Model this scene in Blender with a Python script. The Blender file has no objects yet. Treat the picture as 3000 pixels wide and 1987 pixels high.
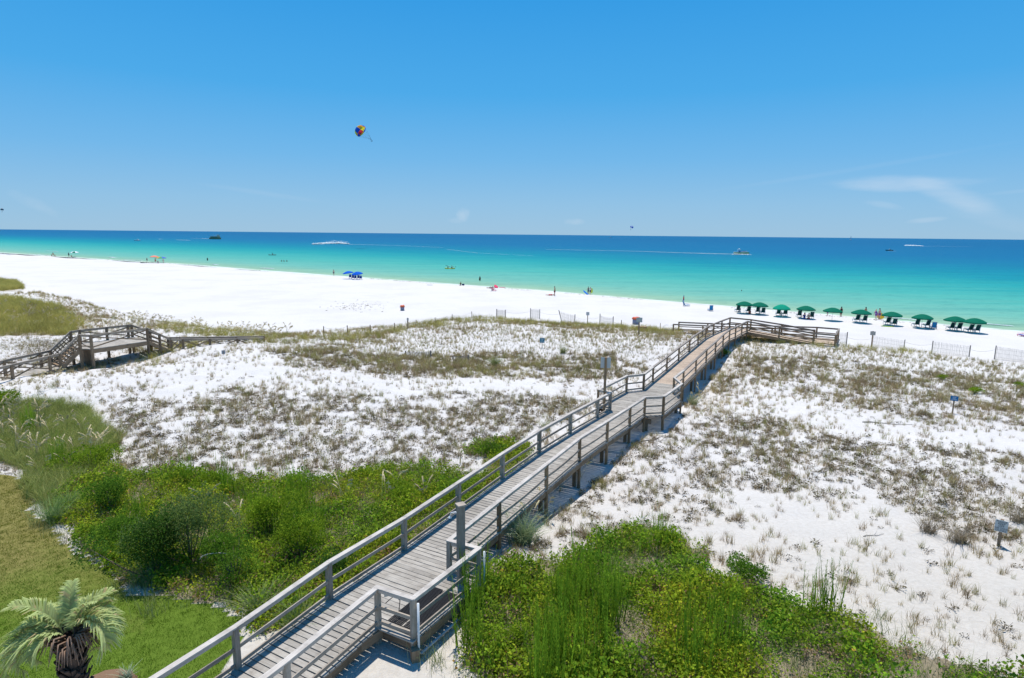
import bpy, math, random
import numpy as np
from mathutils import Matrix, Vector
random.seed(7); RNG=np.random.default_rng(11)
scene=bpy.context.scene; COL=scene.collection
R_=math.radians
# ---------------------------------------------------------------- camera
F=1790.;CX=1500.;CY=993.5;HC=12.
_sl=0.0101; _p=math.atan((CY-687.)/F*math.cos(math.atan(_sl))); _r=math.atan(_sl)
FW=np.array([0,math.cos(_p),-math.sin(_p)]); UP0=np.array([0,math.sin(_p),math.cos(_p)]); RT0=np.array([1.,0,0])
RT=RT0*math.cos(_r)+UP0*math.sin(_r); UPV=UP0*math.cos(_r)-RT0*math.sin(_r); CAM=np.array([0,0,HC])
def ray(px,py): return FW*F+RT*(px-CX)-UPV*(py-CY)
def at(px,py,z=0.):
    d=ray(px,py); t=(z-HC)/d[2]; return CAM+d*t
def atd(px,py,a): return CAM+ray(px,py)/F*a
def proj(P):
    q=np.asarray(P,float)-CAM; a=q@FW; a=np.where(a<0.1,0.1,a)
    return CX+F*(q@RT)/a, CY-F*(q@UPV)/a
cam=bpy.data.cameras.new('camera'); cam.sensor_width=36; cam.lens=F/3000*36; cam.clip_end=120000; cam.clip_start=.1
co=bpy.data.objects.new('camera',cam); COL.objects.link(co); scene.camera=co
M=Matrix([[RT[i],UPV[i],-FW[i]] for i in range(3)]).to_4x4(); M.translation=Vector(CAM); co.matrix_world=M
# ---------------------------------------------------------------- noise helpers (numpy)
_perm=RNG.random((256,256))
def vnoise(x,y,s=1.,o=0):
    x=np.asarray(x,float)/s+o*17.3+500; y=np.asarray(y,float)/s+o*9.1+500
    xi=np.floor(x).astype(int); yi=np.floor(y).astype(int); fx=x-xi; fy=y-yi
    fx=fx*fx*(3-2*fx); fy=fy*fy*(3-2*fy)
    a=_perm[xi%256,yi%256]; b=_perm[(xi+1)%256,yi%256]; c=_perm[xi%256,(yi+1)%256]; d=_perm[(xi+1)%256,(yi+1)%256]
    return (a*(1-fx)+b*fx)*(1-fy)+(c*(1-fx)+d*fx)*fy
def fbm(x,y,s=1.,o=0,n=3):
    r=0;w=0;a=1.
    for i in range(n): r=r+a*vnoise(x,y,s/2**i,o+i*3); w+=a; a*=.5
    return r/w
def sstep(a,b,x): t=np.clip((x-a)/(b-a),0,1); return t*t*(3-2*t)
def inpoly(px,py,poly):
    px=np.asarray(px,float); py=np.asarray(py,float); r=np.zeros(px.shape,bool); n=len(poly)
    for i in range(n):
        x1,y1=poly[i]; x2,y2=poly[(i+1)%n]
        if y1==y2: continue
        c=((y1>py)!=(y2>py))&(px<(x2-x1)*(py-y1)/(y2-y1)+x1); r^=c
    return r
# ---------------------------------------------------------------- terrain height
SH=np.array([(-6000,4200),(-1200,960),(-268,322),(-175,260),(-119,225),(-84,198),(-33,161),(8,132),(26,116),(48,97.5),(67,80.5),(110,40),(300,-140),(6000,-5400)],float)
DF=np.array([(-6000,3900),(-1200,860),(-300,258),(-180,172),(-120,134),(-96,119),(-78,100),(-66,91),(-47,76),(-24,63.5),(-14,71),(-4,76),(8,74),(16,72),(24,67.5),(31,61.5),(38,57.5),(45,52),(60,40.5),(110,-2),(6000,-5600)],float)
def shore_v(x,y): return (y-np.interp(x,SH[:,0],SH[:,1]))*.79
CP=np.array([(-15,8,1.5),(-8,8,1.5),(0,5,1.5),(12,6,1.5),(-20,16,1.4),(-12,13,1.45),(-9,16,1.5),(-2.4,13.7,1.62),(-.3,19.3,1.5),(1.4,22.6,1.15),(3,25.7,.85),(4.6,28.6,.9),(6.2,31.2,1.05),(8.5,33.2,1.25),(10.3,36.1,1.2),(13.3,43.5,.75),(15.1,47,.9),(-5.2,15.5,1.7),
 (8,15,1.5),(14,13,1.5),(17,20,1.45),(12,22,1.3),(23,30,1.4),(18,33,1.0),(20,40,1.15),(30,42,1.3),(22,52,1.5),(26,56,1.7),(20.5,57.5,1.9),(30,57,1.9),(38,55,1.5),(44.5,51,1.4),(33,50,1.4),(40,44,1.3),(48,34,1.5),(35,30,1.4),
 (-8,37.7,1.8),(-12,25.5,1.3),(-6,34,1.5),(-17,49,2.3),(-27.5,53.8,2.2),(-24.5,60,1.7),(-4.2,73,1.9),(-14,68,1.5),(0,51.5,1.1),(5,60,1.5),(10,67,1.6),(-28.5,41.5,2.15),(-33,37.6,2.0),(-31,45.5,1.5),(-32,50,1.6),(-28,47.5,1.8),(-22,25,1.3),(-27.6,31.7,1.5),(-20,40,2.0),(-16,32,1.5),(3,42,1.1),(-9,44,1.9),(-10,56,1.4),(-2,60,1.4),
 (-47,64,1.5),(-68,81,2.4),(-60,60,2),(-96,112,2.0),(-84,97,2.4),(-45,50,2),(-55,72,2.0),(-40,57,1.6),(-60,30,2),(60,20,1.5),(60,30,1.5),(30,5,1.5),(-50,5,1.5),(-38,44,1.7),(19,69.5,1.3),(26,65.5,1.4),(32,59.5,1.6)],float)
def _tps():
    n=len(CP); P=CP[:,:2]/20; d=np.sqrt(((P[:,None]-P[None])**2).sum(2))
    K=np.where(d>0,d*d*np.log(np.maximum(d,1e-9)),0)+np.eye(n)*.02
    A=np.zeros((n+3,n+3)); A[:n,:n]=K; A[:n,n]=1; A[:n,n+1:]=P; A[n,:n]=1; A[n+1:,:n]=P.T
    return np.linalg.solve(A,np.concatenate([CP[:,2],[0,0,0]])),P
_W,_P=_tps()
def height(x,y,fine=True):
    x=np.asarray(x,float); y=np.asarray(y,float); sh=x.shape; xf=x.ravel(); yf=y.ravel(); n=len(CP)
    out=np.empty(xf.size)
    for i in range(0,xf.size,50000):
        a=xf[i:i+50000]; b=yf[i:i+50000]; d=np.sqrt((a[:,None]/20-_P[:,0])**2+(b[:,None]/20-_P[:,1])**2)
        out[i:i+50000]=(d*d*np.log(np.maximum(d,1e-9)))@_W[:n]+_W[n]+_W[n+1]*a/20+_W[n+2]*b/20
    z=np.clip(out,.5,3.).reshape(sh)
    far=sstep(70,110,np.abs(x))
    z=z*(1-far)+far*(1.6+.9*fbm(x,y,25,2))
    z=z+(fbm(x,y,7,5)-.5)*.35*sstep(22,34,y)
    if fine: z=z+((fbm(x,y,1.6,1)-.5)*.30+(vnoise(x,y,.5,4)-.5)*.05)*sstep(16,26,y+np.abs(x)*.3)
    v=shore_v(x,y); e=y-np.interp(x,DF[:,0],DF[:,1])+(fbm(x,y,6,8)-.5)*2.5
    beach=np.where(v<0,.28*(1-np.exp(v/5)),-v*.06)+np.clip(-v-20,0,60)*.004+(fbm(x,y,4,6)-.5)*.07*sstep(3,10,-v)
    beach=np.maximum(beach,-6)
    b=sstep(-2.2,1.2,e)
    return z*(1-b)+beach*b
def G(px,py):
    """first point of the terrain met by the view ray through a photo pixel"""
    d=ray(px,py); d=d/np.linalg.norm(d)
    t1=(HC+.3)/max(-d[2],1e-6); t0=(HC-3.2)/max(-d[2],1e-6)
    ts=np.linspace(t0,t1,700); P=CAM+d*ts[:,None]; h=height(P[:,0],P[:,1]); k=np.argmax(P[:,2]<=np.maximum(h,0)); 
    p=P[k]; p[2]=max(h[k],0) if True else 0
    return p
def gz(x,y): return float(height(np.array([x]),np.array([y]))[0])
# ---------------------------------------------------------------- materials
MATS={}
def newmat(name):
    m=bpy.data.materials.new(name); m.use_nodes=True; nt=m.node_tree; b=nt.nodes['Principled BSDF']; return m,nt,b
def nd(nt,t,**kw):
    n=nt.nodes.new(t)
    for k,v in kw.items():
        if k.startswith('i_'): n.inputs[k[2:].replace('_',' ')].default_value=v
        else: setattr(n,k,v)
    return n
def math_(nt,op,a,b=None,clamp=False):
    n=nt.nodes.new('ShaderNodeMath'); n.operation=op; n.use_clamp=clamp
    for i,v in enumerate((a,b)):
        if v is None: continue
        if hasattr(v,'is_output'): nt.links.new(v,n.inputs[i])
        else: n.inputs[i].default_value=v
    return n.outputs[0]
def mixc(nt,f,a,b,bt='MIX'):
    n=nt.nodes.new('ShaderNodeMix'); n.data_type='RGBA'; n.blend_type=bt
    for s,v in ((n.inputs[0],f),(n.inputs[6],a),(n.inputs[7],b)):
        if hasattr(v,'is_output'): nt.links.new(v,s)
        else: s.default_value=v if not isinstance(v,tuple) else (*v[:3],1)
    return n.outputs[2]
def ramp(nt,f,stops):
    n=nt.nodes.new('ShaderNodeValToRGB'); nt.links.new(f,n.inputs[0]); e=n.color_ramp.elements
    while len(e)<len(stops): e.new(.5)
    for i,(p,c) in enumerate(stops): e[i].position=p; e[i].color=(*c[:3],1)
    return n.outputs[0]
def noise(nt,vec,scale,detail=3,rough=.5):
    n=nt.nodes.new('ShaderNodeTexNoise'); n.inputs['Scale'].default_value=scale; n.inputs['Detail'].default_value=detail; n.inputs['Roughness'].default_value=rough
    if vec is not None: nt.links.new(vec,n.inputs['Vector'])
    return n.outputs[0]
def attr(nt,name):
    n=nt.nodes.new('ShaderNodeAttribute'); n.attribute_name=name; return n
def bump(nt,h,st,dist,b):
    n=nt.nodes.new('ShaderNodeBump'); n.inputs['Strength'].default_value=st; n.inputs['Distance'].default_value=dist
    nt.links.new(h,n.inputs['Height']); nt.links.new(n.outputs[0],b.inputs['Normal']); return n
def plain(name,c,rough=.6,metal=0,spec=.2,var=.12,sc=9.):
    if name in MATS: return MATS[name]
    m,nt,b=newmat(name); tc=nt.nodes.new('ShaderNodeTexCoord')
    f=noise(nt,tc.outputs['Object'],sc,4,.6)
    col=mixc(nt,f,tuple(x*(1-var) for x in c),tuple(min(1,x*(1+var)) for x in c)); nt.links.new(col,b.inputs['Base Color'])
    b.inputs['Roughness'].default_value=rough; b.inputs['Metallic'].default_value=metal; b.inputs['Specular IOR Level'].default_value=spec
    MATS[name]=m; return m
def wood(name,ca,cb,dirt=(.12,.10,.08),board=.35,rough=.75):
    """weathered timber; 'gr' holds grain coordinates of each board (long axis first), 'rnd' one number per board"""
    if name in MATS: return MATS[name]
    m,nt,b=newmat(name); g=attr(nt,'gr'); r=attr(nt,'rnd')
    mp=nd(nt,'ShaderNodeMapping'); mp.inputs['Scale'].default_value=(2.2,38,38); nt.links.new(g.outputs['Vector'],mp.inputs['Vector'])
    n1=noise(nt,mp.outputs[0],1.,5,.65); n2=noise(nt,g.outputs['Vector'],3.,4,.6)
    c=mixc(nt,ramp(nt,n1,[(.3,(0,0,0)),(.7,(1,1,1))]),ca,cb)
    rr=ramp(nt,r.outputs['Fac'],[(0,(1-board,)*3),(.5,(1,1,1)),(1,(1+board*.0+.0,1.0,1.0))])
    c=mixc(nt,1.,c,rr,'MULTIPLY')
    blot=ramp(nt,n2,[(.52,(0,0,0)),(.75,(1,1,1))]); c=mixc(nt,math_(nt,'MULTIPLY',blot,.5),c,dirt); n7=noise(nt,nt.nodes.new('ShaderNodeNewGeometry').outputs['Position'],1.1,5,.65); c=mixc(nt,1.,c,ramp(nt,n7,[(.3,(.80,.78,.76)),(.6,(1.05,1.04,1.02))]),'MULTIPLY')
    nt.links.new(c,b.inputs['Base Color']); b.inputs['Roughness'].default_value=rough; b.inputs['Specular IOR Level'].default_value=.12
    bump(nt,n1,.35,.01,b); MATS[name]=m; return m
WG=wood('grey_wood',(.29,.235,.18),(.50,.435,.36)); WDK=wood('deck_wood',(.31,.28,.235),(.47,.435,.385),board=.22)
WB=wood('brown_wood',(.22,.135,.07),(.42,.285,.17)); WN=wood('new_deck_wood',(.46,.355,.26),(.60,.48,.37),dirt=(.3,.22,.16),board=.18)
WC=wood('capped_wood',(.24,.205,.175),(.38,.335,.29)); WO=wood('old_wood',(.20,.13,.075),(.37,.27,.18)); WR=wood('rail_top_wood',(.42,.375,.325),(.62,.575,.52),board=.15)
WS=wood('slat_wood',(.22,.19,.16),(.36,.32,.28))
def leafmat(name,trans=.3,rough=.55):
    m,nt,b=newmat(name); a=attr(nt,'col'); nt.links.new(a.outputs['Color'],b.inputs['Base Color']); b.inputs['Roughness'].default_value=.75; b.inputs['Specular IOR Level'].default_value=.06
    t=nt.nodes.new('ShaderNodeBsdfTranslucent'); nt.links.new(a.outputs['Color'],t.inputs['Color']); mx=nt.nodes.new('ShaderNodeMixShader'); mx.inputs[0].default_value=trans
    nt.links.new(b.outputs[0],mx.inputs[1]); nt.links.new(t.outputs[0],mx.inputs[2]); nt.links.new(mx.outputs[0],nt.nodes['Material Output'].inputs['Surface']); MATS[name]=m; return m
def cloth(name,c,tr=.45):
    if name in MATS: return MATS[name]
    m=plain(name,c,.8,0,.1,.05,2.); nt=m.node_tree; b=nt.nodes['Principled BSDF']; t=nt.nodes.new('ShaderNodeBsdfTranslucent'); t.inputs[0].default_value=(*c,1); mx=nt.nodes.new('ShaderNodeMixShader'); mx.inputs[0].default_value=tr; nt.links.new(b.outputs[0],mx.inputs[1]); nt.links.new(t.outputs[0],mx.inputs[2]); nt.links.new(mx.outputs[0],nt.nodes['Material Output'].inputs['Surface']); return m
LEAF=leafmat('foliage',.48); GRASS=leafmat('grass_blades',.2)
# ---------------------------------------------------------------- object helpers
def tag(o,label=None,cat=None,group=None,kind=None):
    if label: o['label']=label
    if cat: o['category']=cat
    if group: o['group']=group
    if kind: o['kind']=kind
    return o
def link(name,me,mat,parent=None,loc=None):
    o=bpy.data.objects.new(name,me); COL.objects.link(o)
    if mat is not None and not me.materials: me.materials.append(mat)
    if parent is not None: o.parent=parent
    if loc is not None: o.location=loc
    return o
def empty(name,loc,label,cat,group=None,rz=0.):
    o=bpy.data.objects.new(name,None); o.empty_display_size=.2; COL.objects.link(o); o.location=tuple(float(v) for v in loc); o.rotation_euler=(0,0,rz); return tag(o,label,cat,group)
def copy_thing(o,loc,rz,label=None,group=None,scale=None):
    c=o.copy(); COL.objects.link(c); c.location=tuple(float(v) for v in loc); c.rotation_euler=(0,0,rz)
    if scale: c.scale=(scale,)*3
    if label: c['label']=label
    if group: c['group']=group
    for ch in list(o.children):
        d=ch.copy(); COL.objects.link(d); d.parent=c
        for g in list(ch.children):
            e=g.copy(); COL.objects.link(e); e.parent=d
    return c
def rawmesh(name,V,Fs,nper,attrs=None,smooth=False):
    V=np.asarray(V,np.float32); Fs=np.asarray(Fs,np.int32)
    me=bpy.data.meshes.new(name); me.vertices.add(len(V)); me.vertices.foreach_set('co',V.ravel())
    nf=Fs.size//nper; me.loops.add(Fs.size); me.loops.foreach_set('vertex_index',Fs.ravel()); me.polygons.add(nf)
    me.polygons.foreach_set('loop_start',np.arange(0,Fs.size,nper,dtype=np.int32)); me.polygons.foreach_set('loop_total',np.full(nf,nper,np.int32))
    me.polygons.foreach_set('use_smooth',np.full(nf,smooth,bool))
    for k,v in (attrs or {}).items():
        v=np.asarray(v,np.float32)
        if v.ndim==1: a=me.attributes.new(k,'FLOAT','POINT'); a.data.foreach_set('value',v)
        elif v.shape[1]==3: a=me.attributes.new(k,'FLOAT_VECTOR','POINT'); a.data.foreach_set('vector',v.ravel())
        else: a=me.attributes.new(k,'FLOAT_COLOR','POINT'); a.data.foreach_set('color',v.ravel())
    me.update(); return me
_unit=np.array([(x,y,z) for x in(-.5,.5) for y in(-.5,.5) for z in(-.5,.5)])
_bf=np.array([(0,1,3,2),(4,6,7,5),(0,4,5,1),(2,3,7,6),(0,2,6,4),(1,5,7,3)])
class MB:
    """mesh collector: boards (with grain attributes), tubes, surfaces of revolution"""
    def __init__(s): s.V=[];s.F=[];s.g=[];s.r=[];s.n=0;s.sm=[]
    def _add(s,V,Fs,g=None,r=None,sm=False):
        V=np.asarray(V,float); s.V.append(V); s.F+= [tuple(int(i)+s.n for i in f) for f in Fs]; s.sm+=[sm]*len(Fs); s.n+=len(V)
        s.g.append(np.asarray(g if g is not None else V,float)); s.r.append(np.full(len(V),random.random() if r is None else r))
        return s
    def beam(s,a,b,w,h,up=(0,0,1),r=None):
        """box from a to b, w wide (across), h high (along up)"""
        a=np.asarray(a,float); b=np.asarray(b,float); d=b-a; L=np.linalg.norm(d); d=d/L; up=np.asarray(up,float)
        sd=np.cross(d,up); 
        if np.linalg.norm(sd)<1e-6: sd=np.cross(d,(0,1,0.01))
        sd/=np.linalg.norm(sd); u=np.cross(sd,d); c=(a+b)/2
        V=c+_unit[:,:1]*L*d+_unit[:,1:2]*w*sd+_unit[:,2:]*h*u
        off=np.array([random.random()*9,random.random()*9,random.random()*9])
        return s._add(V,_bf,_unit*np.array([L,w,h])+off,r)
    def post(s,x,y,z0,z1,w,ang=0.,r=None,w2=None,lean=(0,0)):
        d=(math.cos(ang),math.sin(ang),0)
        return s.beam((x,y,z0),(x+lean[0],y+lean[1],z1),w,w2 or w,up=d,r=r)
    def box(s,c,size,rz=0.,r=None):
        V=_unit*np.asarray(size,float); ca,sa=math.cos(rz),math.sin(rz)
        V=np.stack([V[:,0]*ca-V[:,1]*sa,V[:,0]*sa+V[:,1]*ca,V[:,2]],1)+np.asarray(c,float)
        off=np.array([random.random()*9,random.random()*9,random.random()*9]); sz=np.asarray(size,float); o=np.argsort(-sz)
        return s._add(V,_bf,(_unit*sz)[:,o]+off,r)
    def tube(s,pts,rad,n=6,cap=True):
        pts=[np.asarray(p,float) for p in pts]; k=len(pts); rad=[rad]*k if not hasattr(rad,'__len__') else rad; V=[];
        pu=None
        for i,p in enumerate(pts):
            d=pts[min(i+1,k-1)]-pts[max(i-1,0)]; d=d/max(np.linalg.norm(d),1e-9)
            if pu is None: pu=np.cross(d,(0,0,1)) if abs(d[2])<.9 else np.cross(d,(0,1,0))
            pu=pu-d*(pu@d); pu/=max(np.linalg.norm(pu),1e-9); w=np.cross(d,pu)
            for j in range(n):
                a=2*math.pi*j/n; V.append(p+rad[i]*(math.cos(a)*pu+math.sin(a)*w))
        Fs=[(i*n+j,i*n+(j+1)%n,(i+1)*n+(j+1)%n,(i+1)*n+j) for i in range(k-1) for j in range(n)]
        if cap: Fs+= [tuple(range(n-1,-1,-1)),tuple((k-1)*n+j for j in range(n))]
        return s._add(V,Fs,sm=True)
    def lathe(s,c,prof,n=16,cap=True):
        V=[];c=np.asarray(c,float)
        for r,z in prof:
            for j in range(n):
                a=2*math.pi*j/n; V.append(c+np.array([r*math.cos(a),r*math.sin(a),z]))
        k=len(prof); Fs=[(i*n+j,i*n+(j+1)%n,(i+1)*n+(j+1)%n,(i+1)*n+j) for i in range(k-1) for j in range(n)]
        if cap: Fs+= [tuple(range(n-1,-1,-1)),tuple((k-1)*n+j for j in range(n))]
        return s._add(V,Fs,sm=True)
    def poly(s,V,Fs,sm=False): return s._add(V,Fs,sm=sm)
    def slab(s,pts,z0,z1):
        n=len(pts); V=[(*p[:2],z0) for p in pts]+[(*p[:2],z1) for p in pts]
        return s._add(V,[tuple(range(n-1,-1,-1)),tuple(range(n,2*n))]+[(i,(i+1)%n,(i+1)%n+n,i+n) for i in range(n)])
    def build(s,name,mat,parent=None,origin=None,loc=None):
        V=np.concatenate(s.V) 
        if origin is not None: V=V-np.asarray(origin,float)
        me=bpy.data.meshes.new(name); me.from_pydata(V.tolist(),[],s.F); me.polygons.foreach_set('use_smooth',s.sm)
        g=me.attributes.new('gr','FLOAT_VECTOR','POINT'); g.data.foreach_set('vector',np.concatenate(s.g).astype(np.float32).ravel())
        a=me.attributes.new('rnd','FLOAT','POINT'); a.data.foreach_set('value',np.concatenate(s.r).astype(np.float32)); me.update()
        return link(name,me,mat,parent,loc)
# ---------------------------------------------------------------- ground sheet
LAWN=[(-900,1250),(-200,1340),(0,1392),(60,1400),(90,1430),(96,1496),(150,1532),(178,1585),(230,1625),(290,1657),(345,1690),(396,1748),(470,1742),(594,1760),(690,1805),(700,1880),(650,1990),(560,2100),(300,2700),(-4000,3500)]
GREEN1=[(170,1440),(215,1360),(330,1335),(350,1400),(560,1385),(700,1400),(850,1415),(1000,1400),(1130,1378),(1230,1365),(1320,1385),(1400,1400),(1480,1335),(1560,1290),(1530,1420),(1400,1510),(1250,1600),(1100,1700),(960,1790),(850,1840),(760,1850),(700,1800),(640,1770),(520,1750),(430,1745),(385,1705),(330,1650),(230,1600),(170,1540)]
GREEN2=[(1385,1330),(1400,1290),(1450,1272),(1500,1285),(1530,1310),(1500,1345),(1450,1362),(1400,1360)]
GREEN3=[(1355,2100),(1350,1850),(1370,1760),(1430,1680),(1560,1640),(1640,1660),(1700,1640),(1780,1560),(1880,1545),(1990,1590),(2090,1680),(2230,1735),(2330,1775),(2480,1815),(2600,1870),(2780,1915),(2900,1950),(3100,1985),(3300,2150),(2500,2500),(1355,2500)]
TANG=[(-200,1150),(0,1180),(120,1180),(260,1200),(330,1280),(340,1340),(250,1390),(200,1440),(150,1500),(110,1480),(90,1425),(60,1395),(0,1330),(-300,1250)]
DARKS=[([(300,1180),(700,1130),(760,1150),(1100,1165),(1300,1150),(1700,1170),(1690,1240),(1560,1290),(1400,1390),(1000,1400),(600,1390),(330,1400),(250,1300)],.75),
 ([(350,1290),(700,1260),(800,1290),(820,1370),(600,1390),(380,1370)],1.),
 ([(1850,1290),(2000,1230),(2250,1220),(2330,1300),(2400,1360),(2300,1420),(2050,1440),(1900,1400),(1780,1360)],.75),
 ([(2300,1290),(2700,1290),(3050,1340),(3050,1600),(2850,1560),(2650,1480),(2350,1450)],.7),
 ([(1640,1450),(1760,1390),(1950,1380),(2100,1500),(2060,1570),(1850,1550),(1700,1600),(1560,1590),(1600,1500)],.6),
 ([(2150,1050),(2400,1045),(2600,1080),(3050,1120),(3050,1250),(2700,1230),(2300,1150),(2130,1110)],.5),
 ([(2060,1100),(2140,1100),(2160,1150),(2080,1150)],.9),
 ([(780,1020),(1000,1035),(1300,1040),(1500,1030),(1800,1040),(1900,1080),(1840,1110),(1600,1115),(1400,1110),(1150,1100),(850,1070)],.75),
 ([(2700,1700),(3050,1680),(3050,1950),(2700,1880)],.3)]
def blur_in(x,y,poly,amp=.9,s=1.3,o=0):
    xx=x+(fbm(x,y,s,o+11)-.5)*2*amp; yy=y+(fbm(x,y,s,o+23)-.5)*2*amp
    px,py=proj(np.stack([xx,yy,height(xx,yy,False)],-1)); return inpoly(px,py,poly)&(yy>2)
def grow(a0,step,fac,end):
    r=[];p=a0
    while abs(p)<end: step*=fac; p+=step; r.append(p)
    return r
def axis(lo,hi,step,endlo,endhi): 
    m=list(np.arange(lo,hi,step)); return np.array([-v for v in grow(-lo,step,1.18,endlo)][::-1]+m+grow(m[-1],step,1.18,endhi))
gx=axis(-40,48,.22,9000,9000); gy=axis(9,80,.22,200,9000)
X,Y=np.meshgrid(gx,gy); Z=height(X,Y); nx,ny=len(gx),len(gy)
near=(np.abs(X)<75)&(Y>2)&(Y<110)
def maskf(poly,**k):
    m=np.zeros(X.shape); m[near]=blur_in(X[near],Y[near],poly,**k); return m
lawn=maskf(LAWN,amp=.25,s=.6)
lit=np.maximum.reduce([maskf(GREEN1)*1.,maskf(GREEN2),maskf(GREEN3),maskf(TANG)*.8])
for pl,dn in DARKS: lit=np.maximum(lit,maskf(pl,amp=1.5,s=3.)*dn*.26)
idx=(np.arange(ny-1)[:,None]*nx+np.arange(nx-1)[None]); Q=np.stack([idx,idx+1,idx+1+nx,idx+nx],-1).reshape(-1,4)
V=np.stack([X,Y,Z],-1).reshape(-1,3)
me=rawmesh('sand',V,Q,4,{'lawn':lawn.ravel(),'litter':lit.ravel(),'off':shore_v(X,Y).ravel()},True)
def sandmat():
    m,nt,b=newmat('sand'); g=nt.nodes.new('ShaderNodeNewGeometry').outputs['Position']
    la=attr(nt,'lawn').outputs['Fac']; li=attr(nt,'litter').outputs['Fac']; of=attr(nt,'off').outputs['Fac']
    n1=noise(nt,g,.6,5,.6); n2=noise(nt,g,7.,4,.65); n3=noise(nt,g,45.,3,.6)
    c=mixc(nt,n1,(.62,.585,.54),(.70,.67,.63)); c=mixc(nt,ramp(nt,n2,[(.35,(1,1,1)),(.6,(0,0,0))]),c,(.60,.565,.52))
    n5=noise(nt,g,.09,5,.62); c=mixc(nt,1.,c,ramp(nt,n5,[(.38,(.93,.93,.94)),(.55,(1,1,1))]),'MULTIPLY'); n6=noise(nt,g,2.6,3,.6); fp=math_(nt,'MULTIPLY',ramp(nt,n6,[(.60,(0,0,0)),(.68,(1,1,1))]),ramp(nt,n5,[(.50,(0,0,0)),(.62,(1,1,1))])); c=mixc(nt,math_(nt,'MULTIPLY',fp,.16),c,(.36,.34,.31))  # broad tonal drift; shade of footprints painted as sparse grey spots
    # near the house the sand is a little dirtier
    sp=nd(nt,'ShaderNodeSeparateXYZ'); nt.links.new(g,sp.inputs[0]); ns=nd(nt,'ShaderNodeMapRange'); ns.inputs[1].default_value=30; ns.inputs[2].default_value=17; nt.links.new(sp.outputs[1],ns.inputs[0])
    c=mixc(nt,math_(nt,'MULTIPLY',ns.outputs[0],.85),c,mixc(nt,n2,(.42,.37,.30),(.62,.575,.50)))
    # wet sand at the waterline
    w=nd(nt,'ShaderNodeMapRange'); w.inputs[1].default_value=-1.6; w.inputs[2].default_value=.2; nt.links.new(of,w.inputs[0]); c=mixc(nt,math_(nt,'MULTIPLY',w.outputs[0],.4),c,(.56,.55,.47))
    lt=math_(nt,'ADD',li,math_(nt,'MULTIPLY',math_(nt,'SUBTRACT',n2,.5),1.5)); lt=math_(nt,'ADD',lt,math_(nt,'MULTIPLY',math_(nt,'SUBTRACT',n3,.5),.9))
    lm=ramp(nt,lt,[(.48,(0,0,0)),(.62,(1,1,1))]); c=mixc(nt,math_(nt,'MULTIPLY',lm,.92),c,mixc(nt,n3,(.13,.105,.06),(.33,.275,.18)))
    n4=noise(nt,g,.35,3,.5); dry=math_(nt,'ADD',n4,math_(nt,'MULTIPLY',math_(nt,'SUBTRACT',n2,.5),.5))
    pos=math_(nt,'ADD',math_(nt,'MULTIPLY',sp.outputs[1],.085),math_(nt,'MULTIPLY',sp.outputs[0],-.03)); dry=math_(nt,'ADD',dry,math_(nt,'SUBTRACT',pos,2.0))
    gr=mixc(nt,ramp(nt,dry,[(.1,(0,0,0)),(.75,(1,1,1))]),mixc(nt,n3,(.07,.13,.012),(.15,.21,.03)),mixc(nt,n3,(.17,.15,.045),(.28,.245,.08)))
    c=mixc(nt,ramp(nt,la,[(.4,(0,0,0)),(.6,(1,1,1))]),c,gr)
    nt.links.new(c,b.inputs['Base Color']); b.inputs['Roughness'].default_value=.9; b.inputs['Specular IOR Level'].default_value=.04
    h=math_(nt,'ADD',math_(nt,'MULTIPLY',n2,1.),math_(nt,'MULTIPLY',n3,.35)); bump(nt,h,.5,.12,b); return m
tag(link('sand',me,sandmat()),kind='structure')
# ---------------------------------------------------------------- sea
wx=np.array([-v for v in grow(0,1.,1.09,60000)][::-1]+[0]+grow(0,1.,1.09,60000))
vo=np.concatenate([np.arange(-2.2,3,.4),np.arange(3,60,2.),np.array(grow(60,2.,1.12,60000))])
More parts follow.
